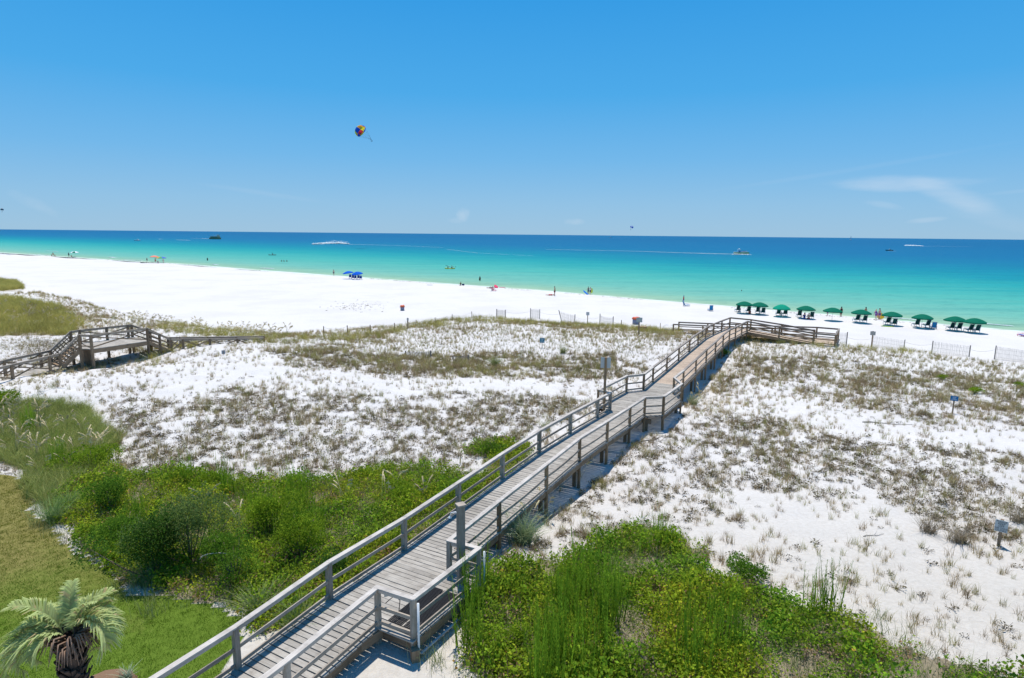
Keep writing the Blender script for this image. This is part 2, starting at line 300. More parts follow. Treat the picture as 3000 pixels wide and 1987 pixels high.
# sheet laid out along the shore: columns follow the shoreline, rows step offshore
WX,VV=np.meshgrid(wx,vo); WY=np.interp(WX,SH[:,0],SH[:,1])+VV/.79
far=np.abs(WX)>5900; WY=np.where(far&(WX<0),4200+(VV/.79),WY); WY=np.where(far&(WX>0),-5400+(VV/.79),WY)
nx2,ny2=len(wx),len(vo); idx=(np.arange(ny2-1)[:,None]*nx2+np.arange(nx2-1)[None]); Q=np.stack([idx,idx+1,idx+1+nx2,idx+nx2],-1).reshape(-1,4)
me=rawmesh('sea',np.stack([WX,WY,np.zeros_like(WX)],-1).reshape(-1,3),Q,4,{'off':VV.ravel()},True)
def seamat():
    m,nt,b=newmat('sea'); g=nt.nodes.new('ShaderNodeNewGeometry').outputs['Position']; of=attr(nt,'off').outputs['Fac']
    mp=nd(nt,'ShaderNodeMapping'); mp.inputs['Rotation'].default_value=(0,0,R_(38)); mp.inputs['Scale'].default_value=(.02,.16,1); nt.links.new(g,mp.inputs[0]); st=noise(nt,mp.outputs[0],1.,5,.6)
    mq=nd(nt,'ShaderNodeMapping'); mq.inputs['Rotation'].default_value=(0,0,R_(10)); mq.inputs['Scale'].default_value=(.35,1.,1); nt.links.new(g,mq.inputs[0]); rp=noise(nt,mq.outputs[0],.9,6,.62)
    d=math_(nt,'ADD',of,math_(nt,'MULTIPLY',math_(nt,'MULTIPLY',math_(nt,'SUBTRACT',st,.5),of),.9))
    d=math_(nt,'ADD',d,math_(nt,'MULTIPLY',math_(nt,'SUBTRACT',st,.5),5.))
    t=math_(nt,'POWER',math_(nt,'DIVIDE',math_(nt,'MAXIMUM',d,0.),1500.),.4)
    def k(v): return (v/1500.)**.4
    c=ramp(nt,t,[(0,(.42,.50,.30)),(k(6),(.25,.42,.265)),(k(22),(.15,.40,.29)),(k(58),(.070,.365,.28)),(k(110),(.018,.295,.265)),(k(175),(.001,.215,.25)),(k(290),(.001,.150,.24)),(k(450),(.001,.118,.235)),(1,(.001,.097,.215))])
    c=mixc(nt,1.,c,ramp(nt,rp,[(.3,(.72,.78,.80)),(.5,(1,1,1)),(.72,(1.,1.,1.))]),'MULTIPLY')  # shade of the ripple troughs painted into the water colour
    mr=nd(nt,'ShaderNodeMapping'); mr.inputs['Rotation'].default_value=(0,0,R_(30)); mr.inputs['Scale'].default_value=(.03,.22,1); nt.links.new(g,mr.inputs[0]); s2=noise(nt,mr.outputs[0],1.,6,.68)
    c=mixc(nt,1.,c,ramp(nt,s2,[(.32,(.72,.80,.84)),(.5,(.98,.98,.98)),(.68,(1.,1.,1.))]),'MULTIPLY'); c=mixc(nt,math_(nt,'MULTIPLY',ramp(nt,s2,[(.60,(0,0,0)),(.78,(1,1,1))]),.30),c,(.08,.46,.46))  # darker streaks, with painted highlights on the lightest of them
    hi=ramp(nt,rp,[(.62,(0,0,0)),(.80,(1,1,1))]); c=mixc(nt,math_(nt,'MULTIPLY',hi,.16),c,(.20,.58,.56))  # highlights on ripple crests painted into the water colour
    # foam scraps on the small breakers at the edge
    fn=noise(nt,mp.outputs[0],6.,5,.7); e=nd(nt,'ShaderNodeMapRange'); e.inputs[1].default_value=1.5; e.inputs[2].default_value=.1; nt.links.new(of,e.inputs[0])
    fm=math_(nt,'MULTIPLY',e.outputs[0],ramp(nt,fn,[(.42,(0,0,0)),(.55,(1,1,1))])); c=mixc(nt,math_(nt,'MULTIPLY',fm,.8),c,(.8,.82,.8))
    nt.links.new(c,b.inputs['Base Color']); b.inputs['Roughness'].default_value=.4; b.inputs['IOR'].default_value=1.33; b.inputs['Specular IOR Level'].default_value=.10
    bump(nt,rp,.6,.35,b); return m
tag(link('sea',me,seamat()),kind='structure')
# ================================================================ vegetation
def blades(n,h,spread,w,lean,seed,seg=2,curl=.5,cols=((.2,.2,.08),(.35,.3,.15)),base=.03):
    """prototype tuft: n tapering blades; returns V,F(quads),color"""
    r=np.random.default_rng(seed); V=[];Fq=[];C=[]
    for i in range(n):
        a=r.random()*6.283; ln=lean*(.3+r.random()); hh=h*(.55+.45*r.random()); px,py=r.normal(0,spread,2); d=np.array([math.cos(a),math.sin(a)]); fa=r.random()*6.283; sd=np.array([math.cos(fa),math.sin(fa)])*w/2
        c=np.array(cols[0])*(1-(t:=r.random()))+np.array(cols[1])*t
        k=len(V)
        for j in range(seg+1):
            u=j/seg; off=d*hh*ln*(u**(1+curl)); z=hh*u*(1-.25*ln*u); ww=(1-u*.85)
            for s_ in(-1,1): V.append((px+off[0]+s_*sd[0]*ww,py+off[1]+s_*sd[1]*ww,z-base*(j==0))); C.append(c*(.8+.3*u))
        for j in range(seg): q=k+2*j; Fq.append((q,q+1,q+3,q+2))
    return np.array(V),np.array(Fq),np.array(C)
def leaves(n,rad,hgt,size,seed,cols,dome=True,twigs=0):
    r=np.random.default_rng(seed); V=[];Fq=[];C=[]
    for i in range(n):
        u=r.random()**.5; a=r.random()*6.283; x=rad*u*math.cos(a); y=rad*u*math.sin(a); top=hgt*(1-u*u*.8) if dome else hgt; z=top*(.15+.85*r.random()**.6)
        d=r.normal(size=3); d[2]*=.5; d/=np.linalg.norm(d); e=np.cross(d,r.normal(size=3)); e/=np.linalg.norm(e); s=size*(.6+.8*r.random()); p=np.array([x,y,z])
        k=len(V); V+= [p-d*s*.5,p+e*s*.28,p+d*s*.5,p-e*s*.28]; t=r.random(); c=np.array(cols[0])*(1-t)+np.array(cols[1])*t
        if r.random()<.015 and len(cols)>2: c=np.array(cols[2])
        C+= [c]*4; Fq.append((k,k+1,k+2,k+3))
    for i in range(twigs):
        a=r.random()*6.283; p=np.array([r.normal(0,rad*.2),r.normal(0,rad*.2),0]); q=p+np.array([math.cos(a)*rad,math.sin(a)*rad,hgt*(.3+.7*r.random())]); e=np.cross(q-p,(0,0,1)); e=e/np.linalg.norm(e)*.006
        k=len(V); V+= [p-e,p+e,q+e*.4,q-e*.4]; C+= [np.array((.13,.10,.08))]*4; Fq.append((k,k+1,k+2,k+3))
    return np.array(V),np.array(Fq),np.array(C)
def scatter(name,protos,pos,scale,mat,label,cat,zs=None,tint=.25,hue=None,lean=None,kind='stuff',split=None):
    pos=np.asarray(pos); n=len(pos)
    if n==0: return None
    Vs=[];Fs=[];Cs=[];k=0; pick=RNG.integers(0,len(protos),n)
    for pi,(V,Fq,C) in enumerate(protos):
        I=np.where(pick==pi)[0]; m=len(I)
        if m==0: continue
        a=RNG.random(m)*6.283; ca,sa=np.cos(a)[:,None],np.sin(a)[:,None]; s=scale[I][:,None]; z=(zs[I] if zs is not None else np.ones(m))[:,None]
        x=(V[:,0]*ca-V[:,1]*sa)*s+pos[I,0:1]; y=(V[:,0]*sa+V[:,1]*ca)*s+pos[I,1:2]; zz=V[:,2]*s*z
        if lean is not None: x=x+zz*lean[0]; y=y+zz*lean[1]
        zz=zz+pos[I,2:3]
        b=(1+(RNG.random((m,1,1))-.5)*2*tint); c=C[None]*b
        if hue is not None: c=c*hue[I][:,None,:]
        Vs.append(np.stack([x,y,zz],-1).reshape(-1,3)); Fs.append((Fq[None]+(np.arange(m)*len(V))[:,None,None]).reshape(-1,4)+k); k+=m*len(V)
        Cs.append(np.concatenate([c,np.ones((*c.shape[:2],1))],-1).reshape(-1,4))
    me=rawmesh(name,np.concatenate(Vs),np.concatenate(Fs),4,{'col':np.clip(np.concatenate(Cs),0,1)})
    return tag(link(name,me,mat),label,cat,kind=kind)
# boardwalk frame: s runs along it, t to its right
P0=np.array([-6.3,12.7]); DD=np.array([.547,1.]); DD/=np.hypot(*DD); NN=np.array([DD[1],-DD[0]])
def XY(s,t): return P0+DD*s+NN*t
def ST(x,y): q0=x-P0[0]; q1=y-P0[1]; return q0*DD[0]+q1*DD[1], q0*NN[0]+q1*NN[1]
def underdeck(x,y):
    s,t=ST(x,y); m=(s>-9)&(s<60)&(t>-.15)&(t<np.where((s>7)&(s<23),2.22,2.75))
    m|=(s>2.4)&(s<6)&(t>-.1)&(t<3.2); m|=(s>24)&(s<30.5)&(t>-.8)&(t<3.6)
    return m
def cand(n,x0,x1,y0,y1): 
    x=RNG.uniform(x0,x1,n); y=RNG.uniform(y0,y1,n); return x,y
def dens(x,y):
    """fraction of dune surface covered by tufts at each place"""
    e=y-np.interp(x,DF[:,0],DF[:,1]); d=np.where(e<-1,.24,.0)
    h=height(x,y,False); px,py=proj(np.stack([x,y,h],-1))
    xx=x+(fbm(x,y,3,31)-.5)*3; yy=y+(fbm(x,y,3,37)-.5)*3; qx,qy=proj(np.stack([xx,yy,h],-1))
    for pl,dn in DARKS: d=np.where(inpoly(qx,qy,pl),np.maximum(d,dn),d)
    d=np.where(inpoly(px,py,[(850,1085),(1400,1120),(1750,1130),(1750,1170),(1500,1160),(1100,1160),(800,1130),(560,1180),(420,1170),(650,1040)])&(d<.4),.14,d)
    d=np.where(inpoly(px,py,[(1640,1480),(1800,1330),(1900,1300),(1860,1360),(2150,1480),(2650,1620),(2600,1720),(2300,1700),(2000,1560),(1800,1540),(1620,1600)])&(d<.5),.15,d)
    return np.where((e>-1.2),0,d),px,py,h,e
def vis(px,py,m=120): return (px>-m)&(px<3000+m)&(py>690)&(py<1987+m*2)
TANC=((.40,.29,.13),(.66,.52,.28)); OLV=((.27,.25,.07),(.52,.46,.17)); DRK=((.08,.07,.035),(.22,.18,.09))
BRN=((.32,.21,.11),(.52,.38,.21))
pt_t=[blades(20,.44,.06,.012,.55,i,cols=TANC) for i in range(4)]+[blades(18,.40,.06,.012,.5,40+i,cols=OLV) for i in range(4)]+[blades(20,.40,.08,.013,.6,50+i,cols=BRN) for i in range(4)]
pt_s=[leaves(14,.16,.13,.055,i,(DRK[0],DRK[1],(.22,.17,.10)),twigs=7) for i in range(6)]
x,y=cand(420000,-75,62,14,110); d,px,py,h,e=dens(x,y); cl=fbm(x,y,1.0,40)*.55+fbm(x,y,3.2,43)*.45; cl2=fbm(x,y,.5,44,2)
keep=vis(px,py)&(~underdeck(x,y))&(x*x+y*y>300)&~inpoly(px,py,GREEN3)&~inpoly(px,py,GREEN1)&~inpoly(px,py,LAWN)&~inpoly(px,py,TANG)
d=np.where((y<36)&(x>0),np.maximum(d,.28),d)
BARE=[[(1700,1290),(1800,1200),(1950,1170),(2300,1180),(2600,1240),(3000,1285),(3000,1335),(2600,1290),(2300,1250),(2000,1225),(1850,1290)],[(1560,1640),(1700,1500),(1800,1400),(1880,1400),(2050,1450),(2300,1460),(2650,1570),(2900,1680),(2700,1740),(2450,1650),(2200,1590),(2000,1560),(1800,1620)],[(420,1120),(640,1030),(800,1040),(1100,1100),(1700,1115),(1720,1150),(1400,1150),(1100,1150),(760,1130),(560,1180)]]
bx_=x+(fbm(x,y,2.5,91)-.5)*5; by_=y+(fbm(x,y,2.5,95)-.5)*5; bq=proj(np.stack([bx_,by_,h],-1)); drift=np.clip((fbm(x,y,7.,97)-.33)*4.,.25,1.25)
d=d*np.where(d>.33,np.clip(drift*1.15,.8,1.35),np.clip(drift,.45,1.3))
for pl in BARE: d=np.where(inpoly(bq[0],bq[1],pl),d*.6,d)
ok=keep&(RNG.random(len(x))<np.clip(d*1.75,0,1.5)*np.clip((cl-.29)*5,.14,1.6)*np.clip((cl2-.22)*2.5,.15,1.3))
kind=RNG.random(len(x)); darkp=np.clip((d-.05)*1.1,.12,.55)*(y<60)
gr=ok&(kind>darkp); sc=ok&(kind<=darkp)
P=np.stack([x,y,height(x,y)],-1)
fr=.7+.8*RNG.random(len(x))**2; fr=fr*np.where(y>60,.9,.8)
lush=inpoly(px,py,DARKS[7][0])|inpoly(px,py,DARKS[5][0])|inpoly(px,py,DARKS[6][0])
fr=np.where(lush,fr*1.25,fr); fr=fr*np.where((d>.6)&(y<60),1.15,1.)
scatter('dune_grass',pt_t,P[gr],fr[gr],GRASS,'short tan and olive grass tufts scattered over the white dunes','grass')
scatter('dune_scrub',pt_s,P[sc],(.75+.9*RNG.random(len(x))**2)[sc],LEAF,'low dark grey green scrub creeping over the dune sand','scrub')
# planted rows of young grass behind the fences
x,y=cand(60000,-22,60,40,80); h=height(x,y,False); px,py=proj(np.stack([x,y,h],-1)); e=y-np.interp(x,DF[:,0],DF[:,1])
PL=[[(2140,985),(2300,1005),(2460,1020),(3100,1075),(3100,1200),(2700,1150),(2400,1100),(2130,1060)],[(1050,975),(1250,945),(1500,940),(1900,975),(1990,985),(2000,1030),(1800,1060),(1500,1040),(1200,1035),(960,1020)]]
inp=inpoly(px,py,PL[0])|inpoly(px,py,PL[1]); ok=inp&(e<-.6)&~underdeck(x,y)&(RNG.random(len(x))<.55)&(np.abs(((x*.7-y*.7)/.62)%1-.5)<.33)
P=np.stack([x,y,height(x,y)],-1); scatter('planted_grass',[blades(9,.42,.035,.011,.35,60+i,cols=((.28,.24,.09),(.48,.40,.17))) for i in range(6)],P[ok],(.6+.6*RNG.random(ok.sum())),GRASS,'young grass planted in rows on the dune behind the sand fences','grass')
# olive fringe of grass along the seaward crest and taller olive patches
x,y=cand(150000,-110,62,35,125); h=height(x,y,False); px,py=proj(np.stack([x,y,h],-1)); e=y-np.interp(x,DF[:,0],DF[:,1])
OL=[[(1110,970),(1250,942),(1400,930),(1560,930),(1900,955),(2000,968),(2000,985),(1850,975),(1600,955),(1400,945),(1260,960),(1130,985)],[(-50,870),(60,880),(180,910),(240,950),(200,985),(90,975),(-50,990)],[(-50,800),(20,810),(70,845),(20,852),(-50,850)],
 [(430,950),(520,940),(700,965),(820,985),(1000,985),(1120,975),(1130,995),(900,1010),(780,1015),(640,990),(500,975)],[(2200,975),(2300,1005),(2470,1012),(3100,1062),(3100,1075),(2460,1024),(2300,1012),(2170,995)],
 [(780,1010),(900,1015),(1100,1030),(1180,1050),(1160,1085),(1000,1075),(800,1045)],[(1200,1060),(1500,1050),(1800,1060),(1830,1095),(1600,1110),(1250,1100)],[(2070,1110),(2130,1100),(2150,1150),(2080,1160)],[(400,1020),(500,1010),(560,1000),(640,1000),(600,1012),(480,1050),(420,1075)]]
OL.append([(1470,1640),(1480,1560),(1600,1450),(1760,1335),(1830,1330),(1760,1400),(1640,1480),(1560,1600)])
w=[2.6,2.2,2.2,1.8,1.8,1.1,1.0,1.4,1.6,2.4]; dn=np.zeros(len(x))
xx=x+(fbm(x,y,2,71)-.5)*3; yy=y+(fbm(x,y,2,77)-.5)*3; qx,qy=proj(np.stack([xx,yy,h],-1))
for pl,ww in zip(OL,w): dn=np.where(inpoly(qx,qy,pl),ww,dn)
ok=(dn>0)&(e<.6)&~underdeck(x,y)&(RNG.random(len(x))<.42*dn*np.clip((fbm(x,y,1.2,50)-.22)*2.4,.1,1))
x2,y2=cand(90000,-115,-42,48,125); h2=height(x2,y2,False); p2=np.stack([x2,y2,h2],-1); q2=proj(p2); o2=inpoly(*q2,[(-60,868),(60,878),(180,905),(245,950),(215,985),(90,980),(-60,992)])|inpoly(*q2,OL[2]); o2&=(y2-np.interp(x2,DF[:,0],DF[:,1])<1.5)&(RNG.random(len(x2))<.5)
P=np.stack([x,y,height(x,y)],-1); OP_=np.concatenate([P[ok],np.stack([x2,y2,height(x2,y2)],-1)[o2]]); f_=fbm(OP_[:,0],OP_[:,1],2.5,90)[:,None]; scatter('olive_grass',[blades(18,.62,.09,.012,.6,80+i,cols=((.30,.29,.06),(.60,.53,.17))) for i in range(6)],OP_,np.concatenate([(.7+.6*RNG.random(ok.sum()))*np.where(dn[ok]>1.5,1.,.8),1.1+1.*RNG.random(o2.sum())]),GRASS,'thick olive yellow grass along the crests of the dunes','grass',hue=.62+.75*f_*np.array([[1.1,1.,.9]]))
# sea oats with drooping seed heads
def oats(seed,n=5,h=1.25):
    r=np.random.default_rng(seed); V,Fq,C=blades(26,.6,.10,.010,.8,seed,seg=3,cols=((.20,.25,.09),(.42,.42,.19))); V=list(V);Fq=list(Fq);C=list(C)
    for i in range(n):
        a=r.random()*6.28; d=np.array([math.cos(a),math.sin(a),0]); hh=h*(.7+.4*r.random()); prev=None; p0=np.array([r.normal(0,.08),r.normal(0,.08),0]); e=np.array([-d[1],d[0],0])
        for j in range(7):
            u=j/6; p=p0+np.array([0,0,hh*(u-.22*u**3)])+d*hh*.42*u**2.2; wd=.007 if j<5 else .028; k=len(V); V+= [p-e*wd*.8,p+e*wd*.8]; C+= [np.array((.55,.45,.25))*(1. if j>4 else .8)]*2
            if j: Fq.append((k-2,k-1,k+1,k))
        for q in range(9):
            u=.78+.22*q/8; p=p0+np.array([0,0,hh*(u-.22*u**3)])+d*hh*.42*u**2.2; k=len(V); s=r.normal(0,.035,3); V+= [p,p+s+(0,0,-.02),p+s*1.4+(0,0,-.07),p+(0,0,-.05)]; C+= [np.array((.62,.52,.30))]*4; Fq.append((k,k+1,k+2,k+3))
    return np.array(V),np.array(Fq),np.array(C)
OATS=[oats(100+i) for i in range(6)]
x,y=cand(26000,-75,10,22,100); h=height(x,y,False); px,py=proj(np.stack([x,y,h],-1)); e=y-np.interp(x,DF[:,0],DF[:,1])
OT=[[(-50,890),(240,930),(420,935),(640,955),(800,975),(860,985),(760,1000),(500,975),(300,985),(200,975),(-50,960)]]; OT2=[[(-60,1120),(0,1150),(170,1110),(240,1100),(250,1120),(120,1150),(0,1175)],[(0,1180),(200,1230),(300,1330),(180,1400),(60,1390),(-60,1330)]]
ok=(inpoly(px,py,OT[0])&(RNG.random(len(x))<.09))|((inpoly(px,py,OT2[0])|inpoly(px,py,OT2[1]))&(RNG.random(len(x))<.22)); ok&=e<.5
P=np.stack([x,y,height(x,y)],-1); scatter('sea_oats',OATS,P[ok],(.8+.45*RNG.random(ok.sum())),GRASS,'tall sea oats with drooping golden seed heads on the left dunes','sea oats',lean=(.12,0))
# tall tan and green grass at the left edge of the dunes
x,y=cand(60000,-36,-9,18,44); h=height(x,y,False); ok=blur_in(x,y,TANG,amp=.6)&(RNG.random(len(x))<.55)
P=np.stack([x,y,height(x,y)],-1); P=P[ok]; scatter('tall_grass',[blades(22,.75,.09,.012,.8,120+i,seg=3,cols=((.16,.26,.035),(.50,.47,.16))) for i in range(6)],P,.6+.6*RNG.random(len(P)),GRASS,'tall tan and green grass between the lawn and the left dune','grass',lean=(.15,.05))
# ---- leafy ground cover
GC=[leaves(44,.26,.34,.062,i,((.09,.18,.010),(.25,.40,.025),(.50,.33,.05))) for i in range(6)]+[leaves(40,.24,.28,.05,33,((.22,.16,.07),(.40,.31,.16)),twigs=10)]+[leaves(44,.26,.34,.055,20+i,((.12,.21,.010),(.32,.42,.03),(.60,.35,.06))) for i in range(3)]
def region(n,poly,x0,x1,y0,y1,amp=.7):
    x,y=cand(n,x0,x1,y0,y1); m=blur_in(x,y,poly,amp=amp)&~underdeck(x,y); return x[m],y[m]
xs,ys=[],[]
for pl,bx,n in ((GREEN3,(-2.5,18,10.2,24),15000),(GREEN1,(-22,4,13,31),16000),(GREEN2,(-3,2,24,31),500)):
    a,b=region(n,pl,*bx); xs.append(a); ys.append(b)
x=np.concatenate(xs); y=np.concatenate(ys); m=fbm(x,y,1.1,60); f=np.where((x>-2.4)&(y<24),np.clip((m-.30)*4.5,.12,1),np.clip((m-.2)*6,.2,1)); qx_,qy_=proj(np.stack([x,y,height(x,y,False)],-1)); f=f*np.where((x>0)&(y<24),1-.62*sstep(2050,2800,qx_),1.); k=RNG.random(len(x))<f; x,y,m=x[k],y[k],m[k]
hue=np.stack([1+(fbm(x,y,1.7,64)-.42)*1.1,1.06+(fbm(x,y,1.7,64)-.5)*.4,np.ones(len(x))],-1)
scatter('ground_cover',GC,np.stack([x,y,height(x,y)],-1),(.7+.8*RNG.random(len(x)))*(.6+.9*m),LEAF,'leafy bright green vines and ground cover along the dune edge','ground cover',hue=hue*np.array([[1.28,1.12,1.35]]),tint=.42,zs=.6+1.3*fbm(x,y,.8,66))
# thin dry grass through the cover, and sparse green sprigs at its seaward margin
x,y=cand(26000,-24,26,10.5,34); mm=(blur_in(x,y,GREEN1,amp=1.6,s=2)|blur_in(x,y,GREEN3,amp=1.8,s=2))&~underdeck(x,y)&(RNG.random(len(x))<.55); x,y=x[mm],y[mm]
scatter('mixed_grass',[blades(16,.5,.1,.010,.7,140+i,cols=((.14,.23,.04),(.46,.43,.20))) for i in range(6)],np.stack([x,y,height(x,y)],-1),.6+.7*RNG.random(len(x)),GRASS,'fine grass growing through the green ground cover','grass')
# upright feathery stalks
def stalks(seed,n=8,h=1.6):
    r=np.random.default_rng(seed); V=[];Fq=[];C=[]
    for i in range(n):
        p0=np.array([*r.normal(0,.16,2),0]); ln=r.normal(0,.07,2); hh=h*(.6+.45*r.random()); a=r.random()*3.14; e=np.array([math.cos(a),math.sin(a),0]); t=r.random(); c=np.array((.10,.19,.012))*(1-t)+np.array((.27,.42,.03))*t
        k=len(V)
        for j in range(4):
            u=j/3; p=p0+np.array([ln[0]*u*hh,ln[1]*u*hh,hh*u]); V+= [p-e*.012*(1.2-u),p+e*.012*(1.2-u)]; C+= [c]*2
            if j: q=k+2*(j-1); Fq.append((q,q+1,q+3,q+2))
        for q in range(26):
            u=.15+.85*r.random(); p=p0+np.array([ln[0]*u*hh,ln[1]*u*hh,hh*u]); aa=r.random()*6.28; L=.055*(1.25-u*.6); d=np.array([math.cos(aa)*L,math.sin(aa)*L,L*1.6]); f_=np.array([-d[1],d[0],0])*.12; k=len(V); V+= [p,p+d*.5+f_,p+d,p+d*.5-f_]; C+= [c*(.8+.5*r.random())]*4; Fq.append((k,k+1,k+2,k+3))
    return np.array(V),np.array(Fq),np.array(C)
ST_=[stalks(160+i) for i in range(6)]
SP=[([(1370,1740),(1420,1700),(1440,1760),(1430,1940),(1380,2000),(1360,1900)],1.,1.1),([(1640,1720),(1760,1690),(1810,1740),(1800,1900),(1750,2050),(1560,2080),(1590,1850)],.9,1.15),([(1560,1960),(1640,1950),(1640,2050),(1560,2050)],.8,1.),([(1960,1830),(2100,1810),(2180,1850),(2180,2000),(2000,2010),(1950,1900)],.8,1.),([(2370,1760),(2430,1760),(2440,1810),(2380,1815)],1.,1.1),([(1880,1560),(1960,1560),(1960,1640),(1900,1640)],.6,.9),
 ([(520,1410),(560,1405),(580,1440),(530,1445)],.9,1.),([(620,1425),(690,1425),(690,1460),(630,1460)],.8,1.),([(700,1480),(860,1440),(1000,1500),(960,1600),(800,1640),(720,1560)],.5,.85),([(70,1240),(110,1240),(110,1290),(70,1290)],.9,.9),([(150,1340),(210,1340),(220,1390),(150,1390)],.8,.9),([(350,1500),(420,1470),(440,1560),(370,1580)],.5,.9)]
xs=[];ys=[];ss=[]
for pl,dn,sc_ in SP:
    c=at(sum(p[0] for p in pl)/len(pl),sum(p[1] for p in pl)/len(pl),1.4); a,b=cand(2600,c[0]-6,c[0]+6,c[1]-8,c[1]+8); m=blur_in(a,b,pl,amp=.25)&~underdeck(a,b)&(RNG.random(len(a))<dn*.6); xs.append(a[m]); ys.append(b[m]); ss.append(np.full(m.sum(),sc_))
x=np.concatenate(xs); y=np.concatenate(ys); s=np.concatenate(ss)*(.65+.5*RNG.random(len(x)))
scatter('green_stalks',ST_,np.stack([x,y,height(x,y)],-1),s,LEAF,'clusters of tall upright feathery green stalks','wild plants')
# lawn blades
x,y=cand(90000,-26,-2,9,27); m=blur_in(x,y,LAWN,amp=.3,s=.6); x,y=x[m],y[m]; px,py=proj(np.stack([x,y,height(x,y,False)],-1)); m=vis(px,py,40); x,y=x[m],y[m]
dry=np.clip((fbm(x,y,3.,70)-.5)*1.6+y*.085-x*.03-2.0+.35,0,1)[:,None]; hue=(1-dry)*np.array([.85,1.,.8])+dry*np.array([1.7,1.05,1.5])
scatter('lawn',[blades(8,.05,.05,.009,.9,180+i,cols=((.06,.135,.006),(.13,.23,.012))) for i in range(4)],np.stack([x,y,height(x,y)],-1),.7+.6*RNG.random(len(x)),GRASS,'mown lawn, green near the palm and straw coloured further off','lawn',hue=hue)
# ---- shrubs: one thing each
def shrub(name,px,py,rad,hgt,label,cols,nleaf=9000,size=.06,seed=0,group=None,cat='shrub',z=None):
    c=G(px,py); z0=gz(c[0],c[1]); r=np.random.default_rng(seed); root=empty(name,(c[0],c[1],z0),label,cat,group)
    lobes=[(r.normal(0,rad*.42),r.normal(0,rad*.42),hgt*(.35+.4*r.random()),rad*(.36+.22*r.random())) for _ in range(9)]+[(0,0,hgt*.55,rad*.6)]
    V=[];C=[];lw=np.array([l[3]**2 for l in lobes]); lw/=lw.sum(); L=r.choice(len(lobes),nleaf,p=lw); d=r.normal(size=(nleaf,3)); d/=np.linalg.norm(d,axis=1)[:,None]; d[:,2]=np.abs(d[:,2])*np.where(r.random(nleaf)<.8,1,-.6)
    lo=np.array(lobes)[L]; rr=lo[:,3]*(.62+.42*r.random(nleaf)**.5)*(1+.22*np.sin(d[:,0]*7+L)*np.cos(d[:,1]*8)); p=lo[:,:3]+d*rr[:,None]*np.array([1,1,min(1.2,hgt/rad*.8)]); p[:,2]=np.maximum(p[:,2],.03)
    u=d+r.normal(0,.7,(nleaf,3)); u/=np.linalg.norm(u,axis=1)[:,None]; e=np.cross(u,r.normal(size=(nleaf,3))); e/=np.linalg.norm(e,axis=1)[:,None]; s=(size*(.6+.8*r.random(nleaf)))[:,None]
    Vv=np.stack([p-u*s*.5,p+e*s*.3,p+u*s*.5,p-e*s*.3],1).reshape(-1,3); t=r.random((nleaf,1)); cc=np.array(cols[0])*(1-t)+np.array(cols[1])*t; cc=cc*(.8+.4*r.random((len(lobes),1)))[L]
    cc=np.repeat(np.concatenate([cc,np.ones((nleaf,1))],1),4,0); me=rawmesh('foliage',Vv,np.arange(nleaf*4).reshape(-1,4),4,{'col':cc}); link('foliage',me,LEAF,root)
    mb=MB()
    for l in lobes: mb.tube([(r.normal(0,.05),r.normal(0,.05),-.05),(l[0]*.5,l[1]*.5,l[2]*.5),(l[0],l[1],l[2]+l[3]*.5)],[.03,.02,.008],5)
    mb.build('stems',plain('twig_bark',(.16,.12,.09),.9),root); return root
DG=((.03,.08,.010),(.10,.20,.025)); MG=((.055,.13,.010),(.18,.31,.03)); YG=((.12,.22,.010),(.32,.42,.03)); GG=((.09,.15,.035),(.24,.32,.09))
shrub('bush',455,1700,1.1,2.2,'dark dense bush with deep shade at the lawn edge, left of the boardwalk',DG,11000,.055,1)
shrub('bush',560,1660,1.3,2.5,'large rounded grey green bush behind the dark bush',GG,13000,.05,2)
shrub('bush',350,1610,.9,1.1,'fine leaved green bush hanging over the sand bank by the lawn',MG,7000,.05,3)
shrub('bush',690,1700,.9,1.5,'mid green bush right of the big bush, near the tip of the lawn',MG,6000,.055,4)
shrub('bush',880,1640,.9,1.5,'yellow green arching bush close to the boardwalk rail',YG,7000,.055,5)
shrub('bush',780,1570,.9,1.5,'light yellow green bush in the middle of the green belt, behind the others',YG,7000,.06,18)
shrub('bush',330,1500,.8,1.3,'green bush at the left end of the green belt, above the lawn bank',MG,6000,.055,19)
shrub('bush',1180,1470,.7,.9,'yellow green bush close to the far side of the handrail',YG,4500,.055,20)
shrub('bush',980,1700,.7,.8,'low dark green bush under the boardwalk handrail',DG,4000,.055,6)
shrub('bush',20,1195,1.3,1.0,'bright green round bush at the left edge below the old boardwalk',YG,6000,.07,7)
shrub('bush',270,1370,1.2,.8,'bright green low bush above the tall grass on the left',YG,6000,.06,8)
shrub('bush',1445,1335,.8,.55,'small green bush on the sand beside the middle boardwalk rail',MG,3500,.06,9)
shrub('bush',620,1430,.8,.6,'light green low bush at the inland foot of the white dune',YG,3000,.06,10)
shrub('bush',2857,1152,.45,.45,'round yellow green shrublet on the right dune',YG,1200,.06,11)
shrub('bush',2760,1112,.35,.38,'smaller round green shrublet farther up the right dune',YG,900,.06,12)
shrub('bush',2985,1135,.35,.35,'small round green shrublet at the right edge of the dune',YG,800,.06,13)
shrub('bush',2180,1700,.7,.5,'low green bush where the cover meets open sand on the right',MG,3000,.06,14)
shrub('bush',2120,1045,.5,.7,'small green bush against the right side of the boardwalk ramp',MG,1800,.06,15)
shrub('bush',120,1050,3.2,1.5,'wide brown twiggy bush behind the railing of the old boardwalk',((.17,.14,.09),(.34,.29,.19)),9000,.05,16)
shrub('bush',1500,1900,.5,.6,'small light green bush beside the reeds near the wash platform',YG,2500,.05,17)
